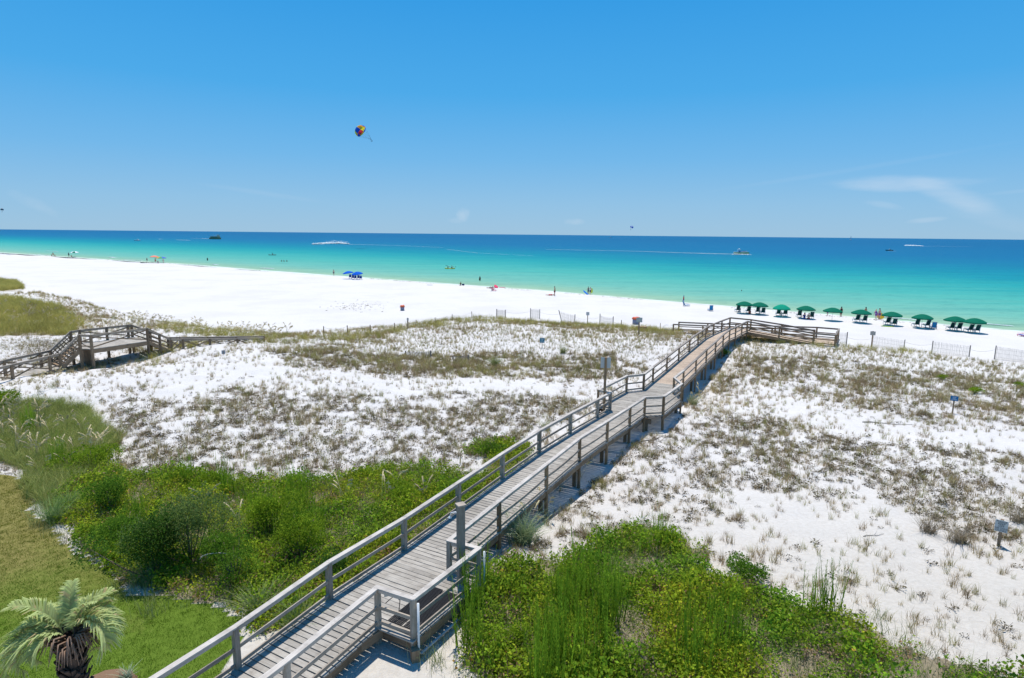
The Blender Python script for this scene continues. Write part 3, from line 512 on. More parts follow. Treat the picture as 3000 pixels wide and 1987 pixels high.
# ---- grass clumps that stand alone
def clump(px,py,scale,label,seed,cols=((.10,.15,.05),(.32,.30,.15)),n=150):
    c=G(px,py); z0=gz(c[0],c[1]); V,Fq,C=blades(int(n*1.3),.95,.12,.018,.9,seed,seg=4,cols=tuple(tuple(min(.7,v*1.5) for v in c_) for c_ in cols)); me=rawmesh('grass_clump',V*scale,Fq,4,{'col':np.concatenate([C,np.ones((len(C),1))],1)})
    return tag(link('grass_clump',me,GRASS,None,(c[0],c[1],z0-.03)),label,'grass clump')
clump(1535,1590,1.5,'big arching grey green grass clump right of the boardwalk deck',1,((.10,.15,.07),(.27,.30,.15)),260)
clump(2030,1185,1.0,'tan grass clump beside the shaded legs of the boardwalk lookout',2)
clump(755,1800,1.1,'dry grass clump between the lawn tip and the boardwalk',3,((.10,.16,.04),(.30,.30,.13)),220)
clump(870,1840,1.0,'arching grass clump hanging towards the boardwalk deck edge',4,((.07,.13,.03),(.22,.26,.09)),220)
clump(430,1710,1.1,'grass clump draped over the lawn edge under the dark bush',5,((.06,.12,.03),(.2,.25,.1)),220)
clump(1650,975+60,1.0,'tall olive grass clump on the middle dune by the small blue sign',6,((.09,.12,.03),(.25,.25,.10)))
clump(1450,1075,1.3,'dark olive grass clump in the dune hollow',7,((.09,.13,.03),(.22,.23,.09)),200)
clump(2720,1560,.9,'brown grass clump on open sand, left of the keep off sign',8,((.16,.12,.08),(.30,.25,.17)))
clump(2810,1590,.95,'brown grass clump nearest the keep off sign',9,((.16,.12,.08),(.30,.25,.17)))
clump(2985,1530,.9,'brown grass clump at the right edge beyond the keep off sign',10,((.16,.13,.08),(.30,.25,.17)))
clump(1600,1250+10,.8,'grass clump on the slope left of the boardwalk railing',11)
clump(160,1530,1.1,'arching green grass clump at the sandy gap by the lawn',12,((.07,.14,.03),(.22,.28,.10)),220)
clump(200,1490,1.0,'low green grass clump above the sandy gap by the lawn',13,((.07,.14,.03),(.22,.28,.08)),200)
xx=[];
for px,py in ((1560,1560),(1600,1520),(1640,1440),(1700,1400),(1160,1440),(1130,1470),(1240,1480),(2030,1190),(2050,1170),(1010,1470),(700,1560),(600,1500)):
    q=G(px,py); xx.append(q)
scatter('sea_oats',OATS,np.array(xx),np.full(len(xx),1.05),GRASS,'sparse sea oats bending beside the boardwalk rails','sea oats')
# ---- driftwood and sticks
def stick(px,py,L,ang,rad,label,bend=.15,c=(.42,.38,.33)):
    c0=G(px,py); mb=MB(); pts=[]
    for i in range(7):
        u=i/6-.5; x=c0[0]+math.cos(ang)*L*u-math.sin(ang)*bend*L*math.sin(i*1.3)*.3; y=c0[1]+math.sin(ang)*L*u+math.cos(ang)*bend*L*math.sin(i*1.3)*.3; pts.append((x-c0[0],y-c0[1],gz(x,y)-c0[2]+rad*.8+.02*(i%2)))
    mb.tube(pts,[rad*(1-.1*i) for i in range(7)],6); mb.tube([pts[3],(pts[3][0]+.3*L*math.cos(ang+.6),pts[3][1]+.3*L*math.sin(ang+.6),pts[3][2]+.1)],[rad*.6,rad*.2],5)
    return tag(mb.build('branch',plain('driftwood',c,.9),None,None,tuple(c0)),label,'branch')
stick(2600,1242,2.6,-.35,.035,'long grey fallen branch lying on the open right dune')
stick(1905,1290,2.0,.45,.04,'pale fallen pole beside the shadow of the boardwalk')
stick(2560,1570,.8,.1,.02,'short grey stick on bare sand in the right dune')
def deadbranch(px,py,dz,label):
    c=G(px,py); mb=MB(); r=np.random.default_rng(5); pts=[np.array([0,0,dz])]
    for i in range(7): pts.append(pts[-1]+np.array([.16,.02,.05-.025*i]))
    mb.tube(pts,[.016-.0012*i for i in range(8)],5); mb.tube([pts[0],pts[0]+(-.1,0,-.12)],[.012,.006],5); mb.tube([pts[1],pts[1]+(-.02,0,-.14)],[.01,.005],5)
    return tag(mb.build('dead_branch',plain('bleached_wood',(.5,.47,.43),.9),None,None,tuple(c)),label,'branch')
deadbranch(600,1720,1.0,'bleached white dead branch sticking out of the dark bush')
# ================================================================ boardwalk
def zd(s): return float(np.interp(s,[-12,0,2.9,6.1,9.2,12.4,15.9,19.4,22.9,24.5,32.5,36,44,49,70],[1.95,2.0,2.15,2.08,2.12,2.18,2.19,2.08,2.02,2.08,2.1,2.2,2.42,2.58,2.6]))
def tl(s): return float(np.interp(s,[-12,22.9,24.55,24.56,28.9,30,32.5,49.9,52.8,58.5],[-.08,-.0,.2,-.55,-.3,.5,.45,.42,.58,1.1]))
def tr(s): return float(np.interp(s,[-12,2.62,2.63,5.72,5.73,12,19,24.3,25.1,28.65,29.9,32.5,49.9,51.8,56.6,60.2],[2.0,2.0,3.1,3.15,2.16,2.06,2.08,2.38,3.28,3.4,2.66,2.62,2.62,2.85,3.3,3.4]))
def P3(s,t,dz=0.): p=XY(s,t); return np.array([p[0],p[1],zd(s)+dz])
BW=empty('boardwalk',(*XY(12,1),gz(*XY(12,1))),'long weathered grey wooden boardwalk crossing the dunes from the lawn to the beach','boardwalk')
BO=np.array(BW.location)
def W(mb,name,mat,parent=None): 
    o=mb.build(name,mat,parent or BW,BO if parent is None or parent is BW else None); return o
mb=MB(); s=-9.
while s<32.35:
    jz=random.gauss(0,.0025); mb.beam(P3(s+random.gauss(0,.004),tl(s)+random.gauss(0,.008),-.02+jz),P3(s+random.gauss(0,.004),tr(s)+random.gauss(0,.012),-.02+jz),.162+random.gauss(0,.002),.04); s+=.185
W(mb,'deck',WDK)
mb=MB()
while s<57.2:
    mb.beam(P3(s,tl(s),-.02),P3(s,tr(s),-.02),.138,.04); s+=.145
for q in range(17): s_=57.2+q*.145; mb.beam(P3(s_,.75,-.02),P3(s_,3.5-q*.05,-.02),.138,.04)
tag(W(mb,'deck',WN),'newer tan planks of the rising ramp')
mb=MB()
for off in (.06,1.02,2.0):
    ss=np.arange(-9,59,1.)
    for a,b in zip(ss[:-1],ss[1:]):
        f=lambda q:tl(q)+off if off<1.5 else (min(tr(q),tl(q)+2.2)-.06)
        mb.beam(P3(a,f(a),-.165),P3(b,f(b),-.165),.045,.24)
for a,b in ((2.68,3.05),(5.62,3.05)): mb.beam(P3(a,2.,-.165),P3(a,3.05,-.165),.045,.24)
mb.beam(P3(2.65,3.07,-.165),P3(5.68,3.1,-.165),.045,.24); mb.beam(P3(24.9,3.2,-.165),P3(28.6,3.34,-.165),.045,.24)
mb.beam(P3(24.6,-.5,-.165),P3(28.9,-.28,-.165),.045,.24)
W(mb,'stringers',WO)
def railrun(path,zf,posts=True,top=WR,body=WG,pm=WG,low=True,sag=.0,hgt=1.07,endpost=True,skip=(),foot=None,inner=0,pw=.135):
    """path: list of (x,y); zf gives deck height for each"""
    P=[np.array([x,y,z]) for (x,y),z in zip(path,zf)]
    P=[p+np.array([random.gauss(0,.012),random.gauss(0,.012),random.gauss(0,.012)]) if 0<i<len(P)-1 else p for i,p in enumerate(P)]
    cap=MB();mid=MB();bot=MB()
    for a,b in zip(P[:-1],P[1:]):
        d=(b-a)/np.linalg.norm(b-a); e=d*.05
        cap.beam(a+(0,0,hgt)-e*.9,b+(0,0,hgt)+e*.9,.15,.038); cap.beam(a+(0,0,hgt-.075),b+(0,0,hgt-.075),.04,.11)
        n=4 if sag else 1
        for k in range(n):
            u,v=k/n,(k+1)/n; f=lambda q:a+(b-a)*q+np.array([0,0,-sag*4*q*(1-q)])
            mid.beam(f(u)+(0,0,.53),f(v)+(0,0,.53),.04,.09)
        if low: bot.beam(a+(0,0,.12),b+(0,0,.12),.04,.09)
    cap.build('handrail',top,BW,BO); mid.build('mid_rail',body,BW,BO)
    if low: bot.build('bottom_rail',body,BW,BO)
    if posts:
        for i,p in enumerate(P):
            if i in skip: continue
            q=P[min(i+1,len(P)-1)]-P[max(i-1,0)]; ang=math.atan2(q[1],q[0]); m=MB(); g=gz(p[0],p[1])-.1; z0=min(g,p[2]-.3) if foot is None else foot
            m.post(p[0],p[1],z0,p[2]+hgt-.02,pw*.8,ang+random.gauss(0,.03),w2=pw,lean=(random.gauss(0,.008),random.gauss(0,.008)))
            o=np.array([-math.sin(ang),math.cos(ang)])*inner
            if inner: m.post(p[0]+o[0],p[1]+o[1],p[2]-.25,p[2]+hgt-.13,pw*.55,ang,w2=.05)
            m.build('post',pm,BW,BO)
LS=[(-9,0),(-6.2,0),(-3.1,0),(0,0),(2.92,0),(6.1,0),(9.2,0),(12.45,0),(15.9,0),(19.4,0),(22.9,.1),(24.45,.3)]
railrun([XY(*q) for q in LS],[zd(q[0]) for q in LS],inner=.09)
LS=[(24.45,.3),(24.6,-.5),(28.95,-.22),(30.0,.58),(32.4,.5)]
railrun([XY(*q) for q in LS],[zd(q[0]) for q in LS],pm=WB,skip=(0,4))
LS=[(32.4,.5),(36.1,.5),(39.7,.47),(43.4,.45),(46.7,.45),(49.9,.47),(52.8,.63),(55.6,.9),(58.5,1.19)]
railrun([XY(*q) for q in LS],[zd(q[0]) for q in LS],top=WC,body=WC,pm=WB)
RS=[(-9,1.93),(-6.0,1.93),(-3.1,1.93),(-.2,1.93),(2.66,1.93)]
railrun([XY(*q) for q in RS],[zd(q[0]) for q in RS])
RS=[(2.66,1.93),(2.7,3.02),(5.66,3.08),(5.6,2.08)]
railrun([XY(*q) for q in RS],[zd(q[0]) for q in RS],skip=(0,))
RS=[(5.6,2.08),(8.6,2.08),(12.4,2.0),(15.8,1.98),(19.2,2.02),(22.25,2.18),(24.4,2.32)]
railrun([XY(*q) for q in RS],[zd(q[0])+(.0,.03,-.02,.02,-.03,0,0)[i] for i,q in enumerate(RS)],sag=.05,skip=(0,),pm=WB)
RS=[(24.4,2.32),(25.1,3.2),(28.6,3.32),(29.95,2.55)]
railrun([XY(*q) for q in RS],[zd(q[0]) for q in RS],pm=WB,skip=(0,))
RS=[(29.95,2.55),(32.5,2.56)]
railrun([XY(*q) for q in RS],[zd(q[0]) for q in RS],pm=WB,skip=(0,))
RS=[(32.5,2.56),(36.3,2.54),(39.9,2.54),(43.5,2.54),(46.9,2.54),(49.9,2.58),(51.9,2.8),(54.3,3.0),(56.5,3.18)]
railrun([XY(*q) for q in RS],[zd(q[0]) for q in RS],top=WC,body=WC,pm=WB,skip=(0,))
# cross beams and inner piles
for s in (8.6,12.4,15.8,19.2,22.25,24.6,28.6,32.5,36.3,39.9,43.5,46.9):
    a,b=P3(s,tl(s)+.05,-.36),P3(s,min(tr(s),3.4)-.05,-.36); m=MB(); m.beam(a,b,.09,.24); o=W(m,'cross_beam',WO)
    for t in (tl(s)+.45,tr(s)-.35):
        m=MB(); p=XY(s+.12,t); m.post(p[0],p[1],gz(*p)-.2,zd(s)-.25,.15,math.atan2(DD[1],DD[0])); W(m,'pile',WO)
m=MB(); p=XY(2.62,3.12); m.post(p[0],p[1],gz(*p)-.2,gz(*p)+.32,.2,.4); W(m,'pile',WO)
# switchback ramp down to the beach
O2=np.array([23.6,60.7]); DA=np.array([.853,-.52]); DA/=np.hypot(*DA); NA=np.array([-DA[1],DA[0]])
def UW(u,w): return O2+DA*u+NA*w
def lane(u0,z0,u1,z1,w0,w1,mat):
    m=MB(); n=int(abs(u1-u0)/.145)
    for i in range(n+1):
        u=u0+(u1-u0)*i/n; z=z0+(z1-z0)*i/n-.02; a=UW(u,w0); b=UW(u,w1); m.beam((*a,z),(*b,z),.138,.04)
    W(m,'deck',mat)
lane(-2.,2.6,0.,2.6,-.2,1.95,WN); lane(0,2.6,6.1,1.98,-.06,1.86,WN); lane(6.1,1.96,8.0,1.95,-.06,4.7,WN); lane(6.1,1.94,-8.3,1.3,2.45,4.65,WN)
def rr(pts,zs,**k): railrun([UW(*p) for p in pts],zs,top=WC,body=WB,pm=WB,pw=.14,**k)
rr([(0,0),(3,0),(6.1,0),(7.9,0)],[2.6,2.3,1.97,1.95]); rr([(-2.1,1.95),(0,1.9),(3,1.84),(5.9,1.84)],[2.6,2.6,2.3,1.98])
rr([(7.9,0),(7.9,2.4),(7.9,4.6)],[1.95]*3,skip=(0,)); rr([(7.9,4.6),(5.9,4.6),(2,4.6),(-2,4.6),(-5,4.6),(-8.2,4.6)],[1.95,1.94,1.77,1.59,1.45,1.31],skip=(0,))
rr([(5.9,2.5),(2,2.5),(-2,2.5),(-5,2.5),(-8.2,2.5)],[1.94,1.77,1.59,1.45,1.31])
m=MB()
for u0,z0,u1,z1,w in ((0,2.6,6.1,1.98,-.09),(6.1,1.96,7.95,1.95,-.09),(0,2.6,6.1,1.98,1.89),(6.1,1.94,-8.3,1.3,2.42),(6.1,1.94,-8.3,1.3,4.68),(-2,2.6,0,2.6,1.97)):
    a,b=UW(u0,w),UW(u1,w); m.beam((*a,z0-.15),(*b,z1-.15),.045,.28)
for u in (7.98,): a,b=UW(u,-.1),UW(u,4.7); m.beam((*a,1.8),(*b,1.8),.045,.28)
W(m,'fascia',WB)
m=MB(); a=UW(-8.3,2.5); z=1.3; m.tube([(*UW(-8.2,2.5),z+.95),(*UW(-9.1,2.55),z+.9),(*UW(-9.35,2.6),z+.65),(*UW(-9.1,2.55),z+.42),(*UW(-8.2,2.5),z+.42)],.02,6); W(m,'handle',plain('galvanised_metal',(.55,.56,.57),.4,.6))
# ---------------- wash platform things
def place(mb,name,mat,loc,label,cat,group=None):
    o=mb.build(name,mat,None,loc,tuple(float(v) for v in loc)); return tag(o,label,cat,group)
sp=XY(5.42,2.62); sz=zd(5.4)
SHW=empty('outdoor_shower',(sp[0],sp[1],sz),'tall square shower post with a white shower head on the wash platform','shower')
m=MB(); m.post(0,0,-.5,2.36,.19,.5); m.box((0,0,2.38),(.25,.25,.04),.5); m.build('post',WG,SHW)
ch=plain('white_plastic',(.75,.76,.75),.35); m=MB(); m.tube([(0,0,2.1),(-.16,.05,2.13),(-.28,.09,2.08),(-.32,.10,1.98)],.018,6); m.lathe((-.32,.10,1.92),[(.02,.06),(.055,.01),(.05,0)],10); m.build('shower_head',ch,SHW)
m=MB(); m.tube([(-.11,.05,.1),(-.11,.05,2.08)],.013,6); m.tube([(-.11,.05,1.0),(-.2,.08,1.0)],.02,6); m.build('pipe',plain('copper_pipe',(.35,.25,.18),.4,.5),SHW)
blk=plain('black_rubber',(.025,.025,.027),.7)
for k,(t0,lab) in enumerate(((2.02,'black grated rubber mat on the wash platform, nearer the boardwalk centre'),(2.52,'black grated rubber mat on the wash platform, along the outer rail'))):
    m=MB(); z=zd(4)+.022
    for i in range(9): q=t0+i*.0525; a,b=P3(2.95,q),P3(4.75,q); a[2]=b[2]=z; m.beam(a,b,.030,.02)
    for i in range(37): q=2.95+i*.05; a,b=P3(q,t0),P3(q,t0+.42); a[2]=b[2]=z+.003; m.beam(a,b,.026,.014)
    c=P3(3.9,t0+.2); c[2]=z-.02; place(m,'floor_mat',blk,c,lab,'mat','black floor mats on the wash platform')
m=MB(); p=P3(2.72,3.16); m.tube([p+(0,0,.98),p+(0,0,-.35),p+(.1,.12,-.45)],.03,8); place(m,'drain_pipe',ch,p,'white plastic pipe strapped to the near outer corner post of the wash platform','pipe','white pipes on the wash platform')
m=MB(); p=P3(5.72,3.22); m.tube([p+(0,0,.98),p+(0,0,-.4)],.03,8); place(m,'drain_pipe',ch,p,'white plastic pipe on the far outer corner post of the wash platform','pipe','white pipes on the wash platform')
m=MB(); a,b=P3(2.75,3.2),P3(5.7,3.26); a[2]-=.38;b[2]-=.38; m.tube([a,b],.035,8); place(m,'water_pipe',plain('grey_pipe',(.42,.45,.47),.5),(a+b)/2,'long grey pipe running low along the outer side of the wash platform','pipe')
m=MB(); p=P3(2.9,1.98); m.tube([p+(0,0,.5),p+(.2,.14,.62),p+(.33,.2,.45),p+(.3,.12,.1),p+(.34,.1,.03)],.012,5); place(m,'hose',blk,p,'thin black hose looped over the lower rail of the wash platform','hose')
m=MB(); p=P3(2.78,2.15); m.box(p+(0,0,.88),(.16,.02,.12),.5); place(m,'small_plate',plain('bare_plate',(.5,.5,.47),.5),p+(0,0,.8),'small blank plate fixed under the handrail at the wash platform corner','plate')
# ================================================================ old boardwalk on the left
OB=empty('old_boardwalk',(-31.,46,1.7),'old dark timber boardwalk with stairs and cross braced rails on the left dunes','boardwalk'); OO=np.array(OB.location)
FL=at(265,982,4.2); FR=at(430,961.5,4.15); BL=at(232,967,4.2); BR=at(385,951,4.15)
for q in (FL,FR,BL,BR): q[2]-=1.07
BL=FL+(BL-FL)*1.; DK=3.1
def ob(mb,name,mat=WO): return mb.build(name,mat,OB,OO)
def xrail(a,b,name=True,brace=True,low=True,h=1.07):
    m=MB(); a=np.asarray(a,float); b=np.asarray(b,float); m.beam(a+(0,0,h),b+(0,0,h),.15,.04); m.beam(a+(0,0,h-.09),b+(0,0,h-.09),.04,.13); ob(m,'handrail',WG)
    m=MB()
    if brace: m.beam(a+(0,0,h-.15),b+(0,0,.12),.04,.09); m.beam(a+(0,0,.12),b+(0,0,h-.15),.05,.09)
    else: m.beam(a+(0,0,.55),b+(0,0,.55),.04,.09); m.beam(a+(0,0,.2),b+(0,0,.2),.04,.09)
    ob(m,'cross_brace',WO)
def opost(p,h=1.07,w=.15,deep=.3): 
    m=MB(); m.post(p[0],p[1],gz(p[0],p[1])-deep,p[2]+h-.02,w,1.4); ob(m,'post',WO)
# platform deck
m=MB(); n=38
for i in range(n+1):
    u=i/n; a=FL+(FR-FL)*u; b=BL+(BR-BL)*u; m.beam(a-(0,0,.02),b-(0,0,.02),.138,.04)
ob(m,'deck',WDK)
m=MB()
for a,b in ((FL,FR),(BL,BR),((FL+BL)/2,(FR+BR)/2),(FL,BL),(FR,BR)): m.beam(a-(0,0,.2),b-(0,0,.2),.05,.30)
ob(m,'fascia',WO)
xrail(FL,FR); xrail(BL,BR)
for p in (FL,FR,BL,BR,(BL+BR)/2,BR+(BL-BR)*.08): opost(p)
m=MB() # solid plank wall under the near end of the platform
for i in range(9):
    u=(i+.5)/10; p=FL+(BL-FL)*u; m.post(p[0],p[1],gz(p[0],p[1])-.2,p[2]-.35,.03,math.atan2((BL-FL)[1],(BL-FL)[0]),w2=abs(np.linalg.norm((BL-FL)[:2]))/10.6)
ob(m,'plank_wall',WO)
# lower walkway on the camera side, with lattice stair rail
K1=at(174,1036.5,2.97); K1[2]-=1.07; K2=at(147,1026,2.97); K2[2]-=1.07; T1=at(231,980.5,4.25); T1[2]-=1.07; T2=at(206,971,4.25); T2[2]-=1.07
E1=at(-420,1170,2.9); E1[2]-=1.07; E2=at(-420,1150,2.9); E2[2]-=1.07
m=MB(); n=110
for i in range(n+1): u=i/n; a=K1+(E1-K1)*u; b=K2+(E2-K2)*u; b=a+(b-a)/np.linalg.norm(b-a)*1.7; m.beam(a-(0,0,.02),b-(0,0,.02),.138,.04)
ob(m,'deck',WDK)
for (K,E) in ((K1,E1),(K2,E2)):
    q=[K+(E-K)*u for u in (0,.07,.3,.55,.8,1)]
    for a,b in zip(q[:-1],q[1:]): xrail(a,b,brace=np.linalg.norm(a-b)>1.5); opost(a)
    m=MB(); m.beam(K-(0,0,.17),E-(0,0,.17),.05,.24); ob(m,'stringer',WO)
def stairs(a0,a1,b0,b1,n,name='stairs'):
    """a: foot line, b: top line"""
    m=MB()
    for i in range(n):
        u=(i+.5)/n; l=a0+(b0-a0)*u; r=a1+(b1-a1)*u; m.beam(l,r,.29,.045)
    for p,q in ((a0,b0),(a1,b1)): m.beam(p-(0,0,.1),q-(0,0,.1),.05,.28)
    ob(m,name,WO)
stairs(K1,K2,T1,T2,7)
for K,T in ((K1,T1),(K2,T2)):
    m=MB(); m.beam(K+(0,0,1.07),T+(0,0,1.07),.15,.04); m.beam(K+(0,0,.98),T+(0,0,.98),.04,.12); ob(m,'handrail',WG)
    m=MB(); d=T-K
    for k in range(3): m.beam(K+(0,0,.2+.27*k),T+(0,0,.2+.27*k),.03,.07)
    for k in range(7): u=k/7.; m.beam(K+d*u+(0,0,1.0),K+d*min(1,u+.28)+(0,0,.1),.025,.08)
    ob(m,'lattice',WO); opost(T); 
xrail(T1,FL,brace=False); xrail(T2,BL,brace=False)
m=MB()
for i in range(8): u=i/7; m.beam(T1+(FL-T1)*u-(0,0,.02),T2+(BL-T2)*u-(0,0,.02),.138,.04)
ob(m,'deck',WDK)
# stairs down towards the beach and the low walkway
B1=at(501,994,2.95); B1[2]-=1.07; B2=at(492,988.5,2.95); B2[2]-=1.07; L1=at(773,990.4,2.5); L1[2]-=1.07; L2=at(773,984.8,2.5); L2[2]-=1.07
stairs(B1,B2,FR,BR,7)
for K,T in ((B1,FR),(B2,BR)):
    m=MB(); m.beam(K+(0,0,1.07),T+(0,0,1.07),.15,.04); m.beam(K+(0,0,.98),T+(0,0,.98),.04,.12); ob(m,'handrail',WG)
    m=MB(); 
    for k in (.25,.6): m.beam(K+(0,0,k),T+(0,0,k),.04,.1)
    ob(m,'mid_rail',WO); opost((K+T)/2+(0,0,-.0),.98); opost(K)
for K,E in ((B1,L1),(B2,L2)):
    q=[K+(E-K)*u for u in (0,.12,.4,.7,1)]
    for a,b in zip(q[:-1],q[1:]): xrail(a,b); opost(b)
m=MB(); n=80
for i in range(n+1): u=i/n; m.beam(B1+(L1-B1)*u-(0,0,.02),B2+(L2-B2)*u-(0,0,.02),.138,.04)
ob(m,'deck',WDK)
m=MB(); p=at(280,1092,1.7); m.tube([p+(0,0,0),p+(.9,.3,.25),p+(1.7,.5,.05)],.03,5); place(m,'branch_prop',WO,p,'grey timber scrap lying at the foot of the old boardwalk post','timber')
# ================================================================ fences, posts, signs
def ang_of(a,b): return math.atan2(b[1]-a[1],b[0]-a[0])
def sandfence(p0,p1,h,label,lean0=0.,sagm=0.,b0=1.,b1=1.):
    a=G(*p0); dd=np.array([1.,-.30 if p0[0]<2000 else -.62]); dd/=np.hypot(*dd); lo,hi=.05,14.
    for _ in range(40):
        u=(lo+hi)/2; qx=float(proj(np.array([a[0]+dd[0]*u,a[1]+dd[1]*u,a[2]]))[0]); lo,hi=(u,hi) if qx<p1[0] else (lo,u)
    b=np.array([a[0]+dd[0]*u,a[1]+dd[1]*u,a[2]]); lo,hi=a[2]-1.5,a[2]+1.5
    for _ in range(30):
        z=(lo+hi)/2; b[2]=z; lo,hi=(z,hi) if float(proj(b)[1])>p1[1] else (lo,z)
    L=math.hypot(b[0]-a[0],b[1]-a[1]); rz=ang_of(a,b); r0=empty('sand_fence',a,label,'sand fence','slatted sand fences along the dune edge')
    d=np.array([math.cos(rz),math.sin(rz)]); dz=b[2]-a[2]
    for k,(u,ln,hh) in enumerate(((0,lean0,h*b0),(L,0,h*b1))):
        m=MB(); m.post(d[0]*u,d[1]*u,dz*u/L-.3,dz*u/L+hh+.08,.085,rz,lean=(-ln*d[0],-ln*d[1])); m.build('post',WS,r0)
    m=MB(); n=int(L/.085)
    for i in range(1,n):
        u=L*i/n; f=i/n; z=dz*f; zb=min(z,gz(a[0]+d[0]*u,a[1]+d[1]*u)-a[2]); sg=sagm*math.sin(math.pi*f)**.7; hh=h*(b0+(b1-b0)*f)-sg; l=-lean0*(1-f)**2; m.post(d[0]*u+random.gauss(0,.008),d[1]*u,zb-.05,z+hh*(.97+.05*random.random()),.046,rz,w2=.014,lean=(l*d[0]+random.gauss(0,.012),l*d[1]+random.gauss(0,.012)))
    m.build('slats',WS,r0)
    m=MB()
    for q in (.2,.5,.8):
        pts=[(d[0]*L*f,d[1]*L*f,dz*f+(h*(b0+(b1-b0)*f)-sagm*math.sin(math.pi*f)**.7)*q) for f in np.linspace(0,1,7)]; m.tube(pts,.006,4)
    m.build('wire',plain('fence_wire',(.3,.3,.3),.5,.5),r0)
sandfence((1455,931),(1481,933),1.15,'leftmost short sand fence panel on the crest of the middle dune')
sandfence((1554,933),(1581,936),1.35,'second sand fence panel from the left, upright and narrow')
sandfence((1648,945),(1684,950),1.25,'sand fence panel with its left post leaning outward',.55,.12,1.25)
sandfence((1757,953),(1796,957),1.25,'sand fence panel whose slats sag below the left post',0,.22,1.15)
sandfence((2447,1010),(2479,1012),1.2,'short sand fence panel beside the right end of the beach ramp')
sandfence((2553,1016),(2648,1030),1.2,'sand fence panel with a square sign on its left post')
sandfence((2729,1036),(2839,1050),1.25,'wide sand fence panel, second from the right edge')
sandfence((2913,1053),(3060,1073),1.3,'wide sand fence panel cut by the right edge of the view')
sandfence((1188,1041),(1262,1040),.3,'half buried old sand fence sticking out of the grassy dune hollow')
sandfence((1327,1055),(1372,1052),.3,'shorter half buried sand fence in the dune hollow, nearer the boardwalk')
fp=[(949,983),(1018,980),(1085,978),(1156,972),(1219,958),(1275,950),(1325,940),(1382,932),(1820,958),(1934,965)]
fd=['leftmost fence post at the foot of the left dune grass','second fence post from the left in the roped line','third fence post from the left in the roped line','fence post just left of the flat topped marker post','thin fence post right of the flat topped marker post','thin fence post where the dune crest starts to climb','thin fence post on the climbing crest, left of the last one','last thin fence post before the first sand fence','lone fence post right of the sagging sand fence','lone fence post between the sign post and the beach ramp']
tops=[]
def thinpost(px,py,h,w,label):
    a=G(px,py); m=MB(); m.post(0,0,-.35,h,w,.3); m.box((0,0,h-.12),(w*1.15,w*1.15,.03),.3); tag(m.build('fence_post',WO,None,None,tuple(a)),label,'fence post','posts of the roped dune line'); tops.append(a+np.array([0,0,h-.12])); return a
for (px,py),l in zip(fp,fd): thinpost(px,py,.95 if px<1200 else .8,.085 if px<1200 else .055,l)
def rope(pts,label):
    m=MB(); all_=[]
    for a,b in zip(pts[:-1],pts[1:]):
        for k in range(9): u=k/8; all_.append(a+(b-a)*u-np.array([0,0,.22*4*u*(1-u)]))
    m.tube(all_,.012,4,False); o=pts[0]; place(m,'rope',plain('rope_fibre',(.50,.46,.38),.9),o,label,'rope')
rope(tops[:4],'thin slack rope strung along the leftmost fence posts'); rope(tops[4:8],'thin slack rope climbing along the posts of the dune crest')
def tp(px,py,h): a=G(px,py); return a+np.array([0,0,h])
rope([tp(1481,933,.9),tp(1554,933,1.)],'slack rope between the two leftmost sand fence panels'); rope([tp(1581,936,1.),tp(1648,945,1.2)],'slack rope from the narrow fence panel to the leaning post')
rope([tp(1684,950,.9),tp(1727,953,.9),tp(1757,953,1.2)],'slack rope passing the sign post between two fence panels'); rope([tp(2479,1012,.9),tp(2553,1016,.9)],'slack rope between the beach ramp fence panel and the signed post')
rope([tp(2648,1030,.9),tp(2729,1036,1.)],'slack rope between the signed panel and the wide panel'); rope([tp(2839,1050,.9),tp(2913,1053,1.)],'slack rope between the two widest fence panels at the right')
def text(body,size,loc,rot,mat,parent,ext=.002):
    c=bpy.data.curves.new('lettering','FONT'); c.body=body; c.size=size; c.align_x='CENTER'; c.align_y='CENTER'; c.extrude=ext; c.space_line=.85
    t=bpy.data.objects.new('lettering_tmp',c); COL.objects.link(t); bpy.context.view_layer.update(); me=bpy.data.meshes.new_from_object(t.evaluated_get(bpy.context.evaluated_depsgraph_get())); bpy.data.objects.remove(t)
    me.materials.clear(); o=link('lettering',me,mat,parent); o.location=loc; o.rotation_euler=rot; return o
def sign(px,py,h,pw,sw,sh,face,label,lines,panelmat,back=False,post=WO,base=None,tcol=None,group=None,tsize=.1,ang=0.,yaw=None):
    a=G(px,py) if base is None else np.asarray(base,float); yaw=math.atan2(-a[0],a[1]) if yaw is None else yaw
    r=empty('sign',a,label,'sign',group,-0.*yaw+yaw)
    m=MB(); m.post(0,0,-.3,h,pw,0); m.build('post',post,r); yy=(pw/2+.02)*(1 if back else -1)
    m=MB(); m.box((0,yy,h-sh/2-.02),(sw,.02,sh)); p=m.build('panel',panelmat,r)
    if lines: text(lines,tsize,(0,yy-.013,h-sh/2-.02),(math.pi/2,0,0),tcol,p)
    return r
wht=plain('sign_white',(.62,.63,.62),.5); gry=plain('sign_grey',(.42,.43,.42),.5,.1); bl=plain('sign_teal',(.015,.17,.24),.5); drk=plain('sign_letter_dark',(.06,.07,.07),.6); wl=plain('sign_letter_white',(.8,.82,.8),.5)
bk=plain('sign_back',(.52,.57,.60),.35,.4)
sign(2925,1599,.98,.10,.36,.42,0,'grey PLEASE KEEP OFF sign on a round post standing in the open right dune','PLEASE\nKEEP\nOFF\nTHE SAND\nDUNES',plain('sign_worn',(.50,.53,.52),.5),tcol=drk,tsize=.095)
sign(1588,1020,1.0,.06,.46,.46,0,'small square teal KEEP OFF sign on the planted middle dune','KEEP\nOFF\nDUNES',bl,tcol=wl,tsize=.13)
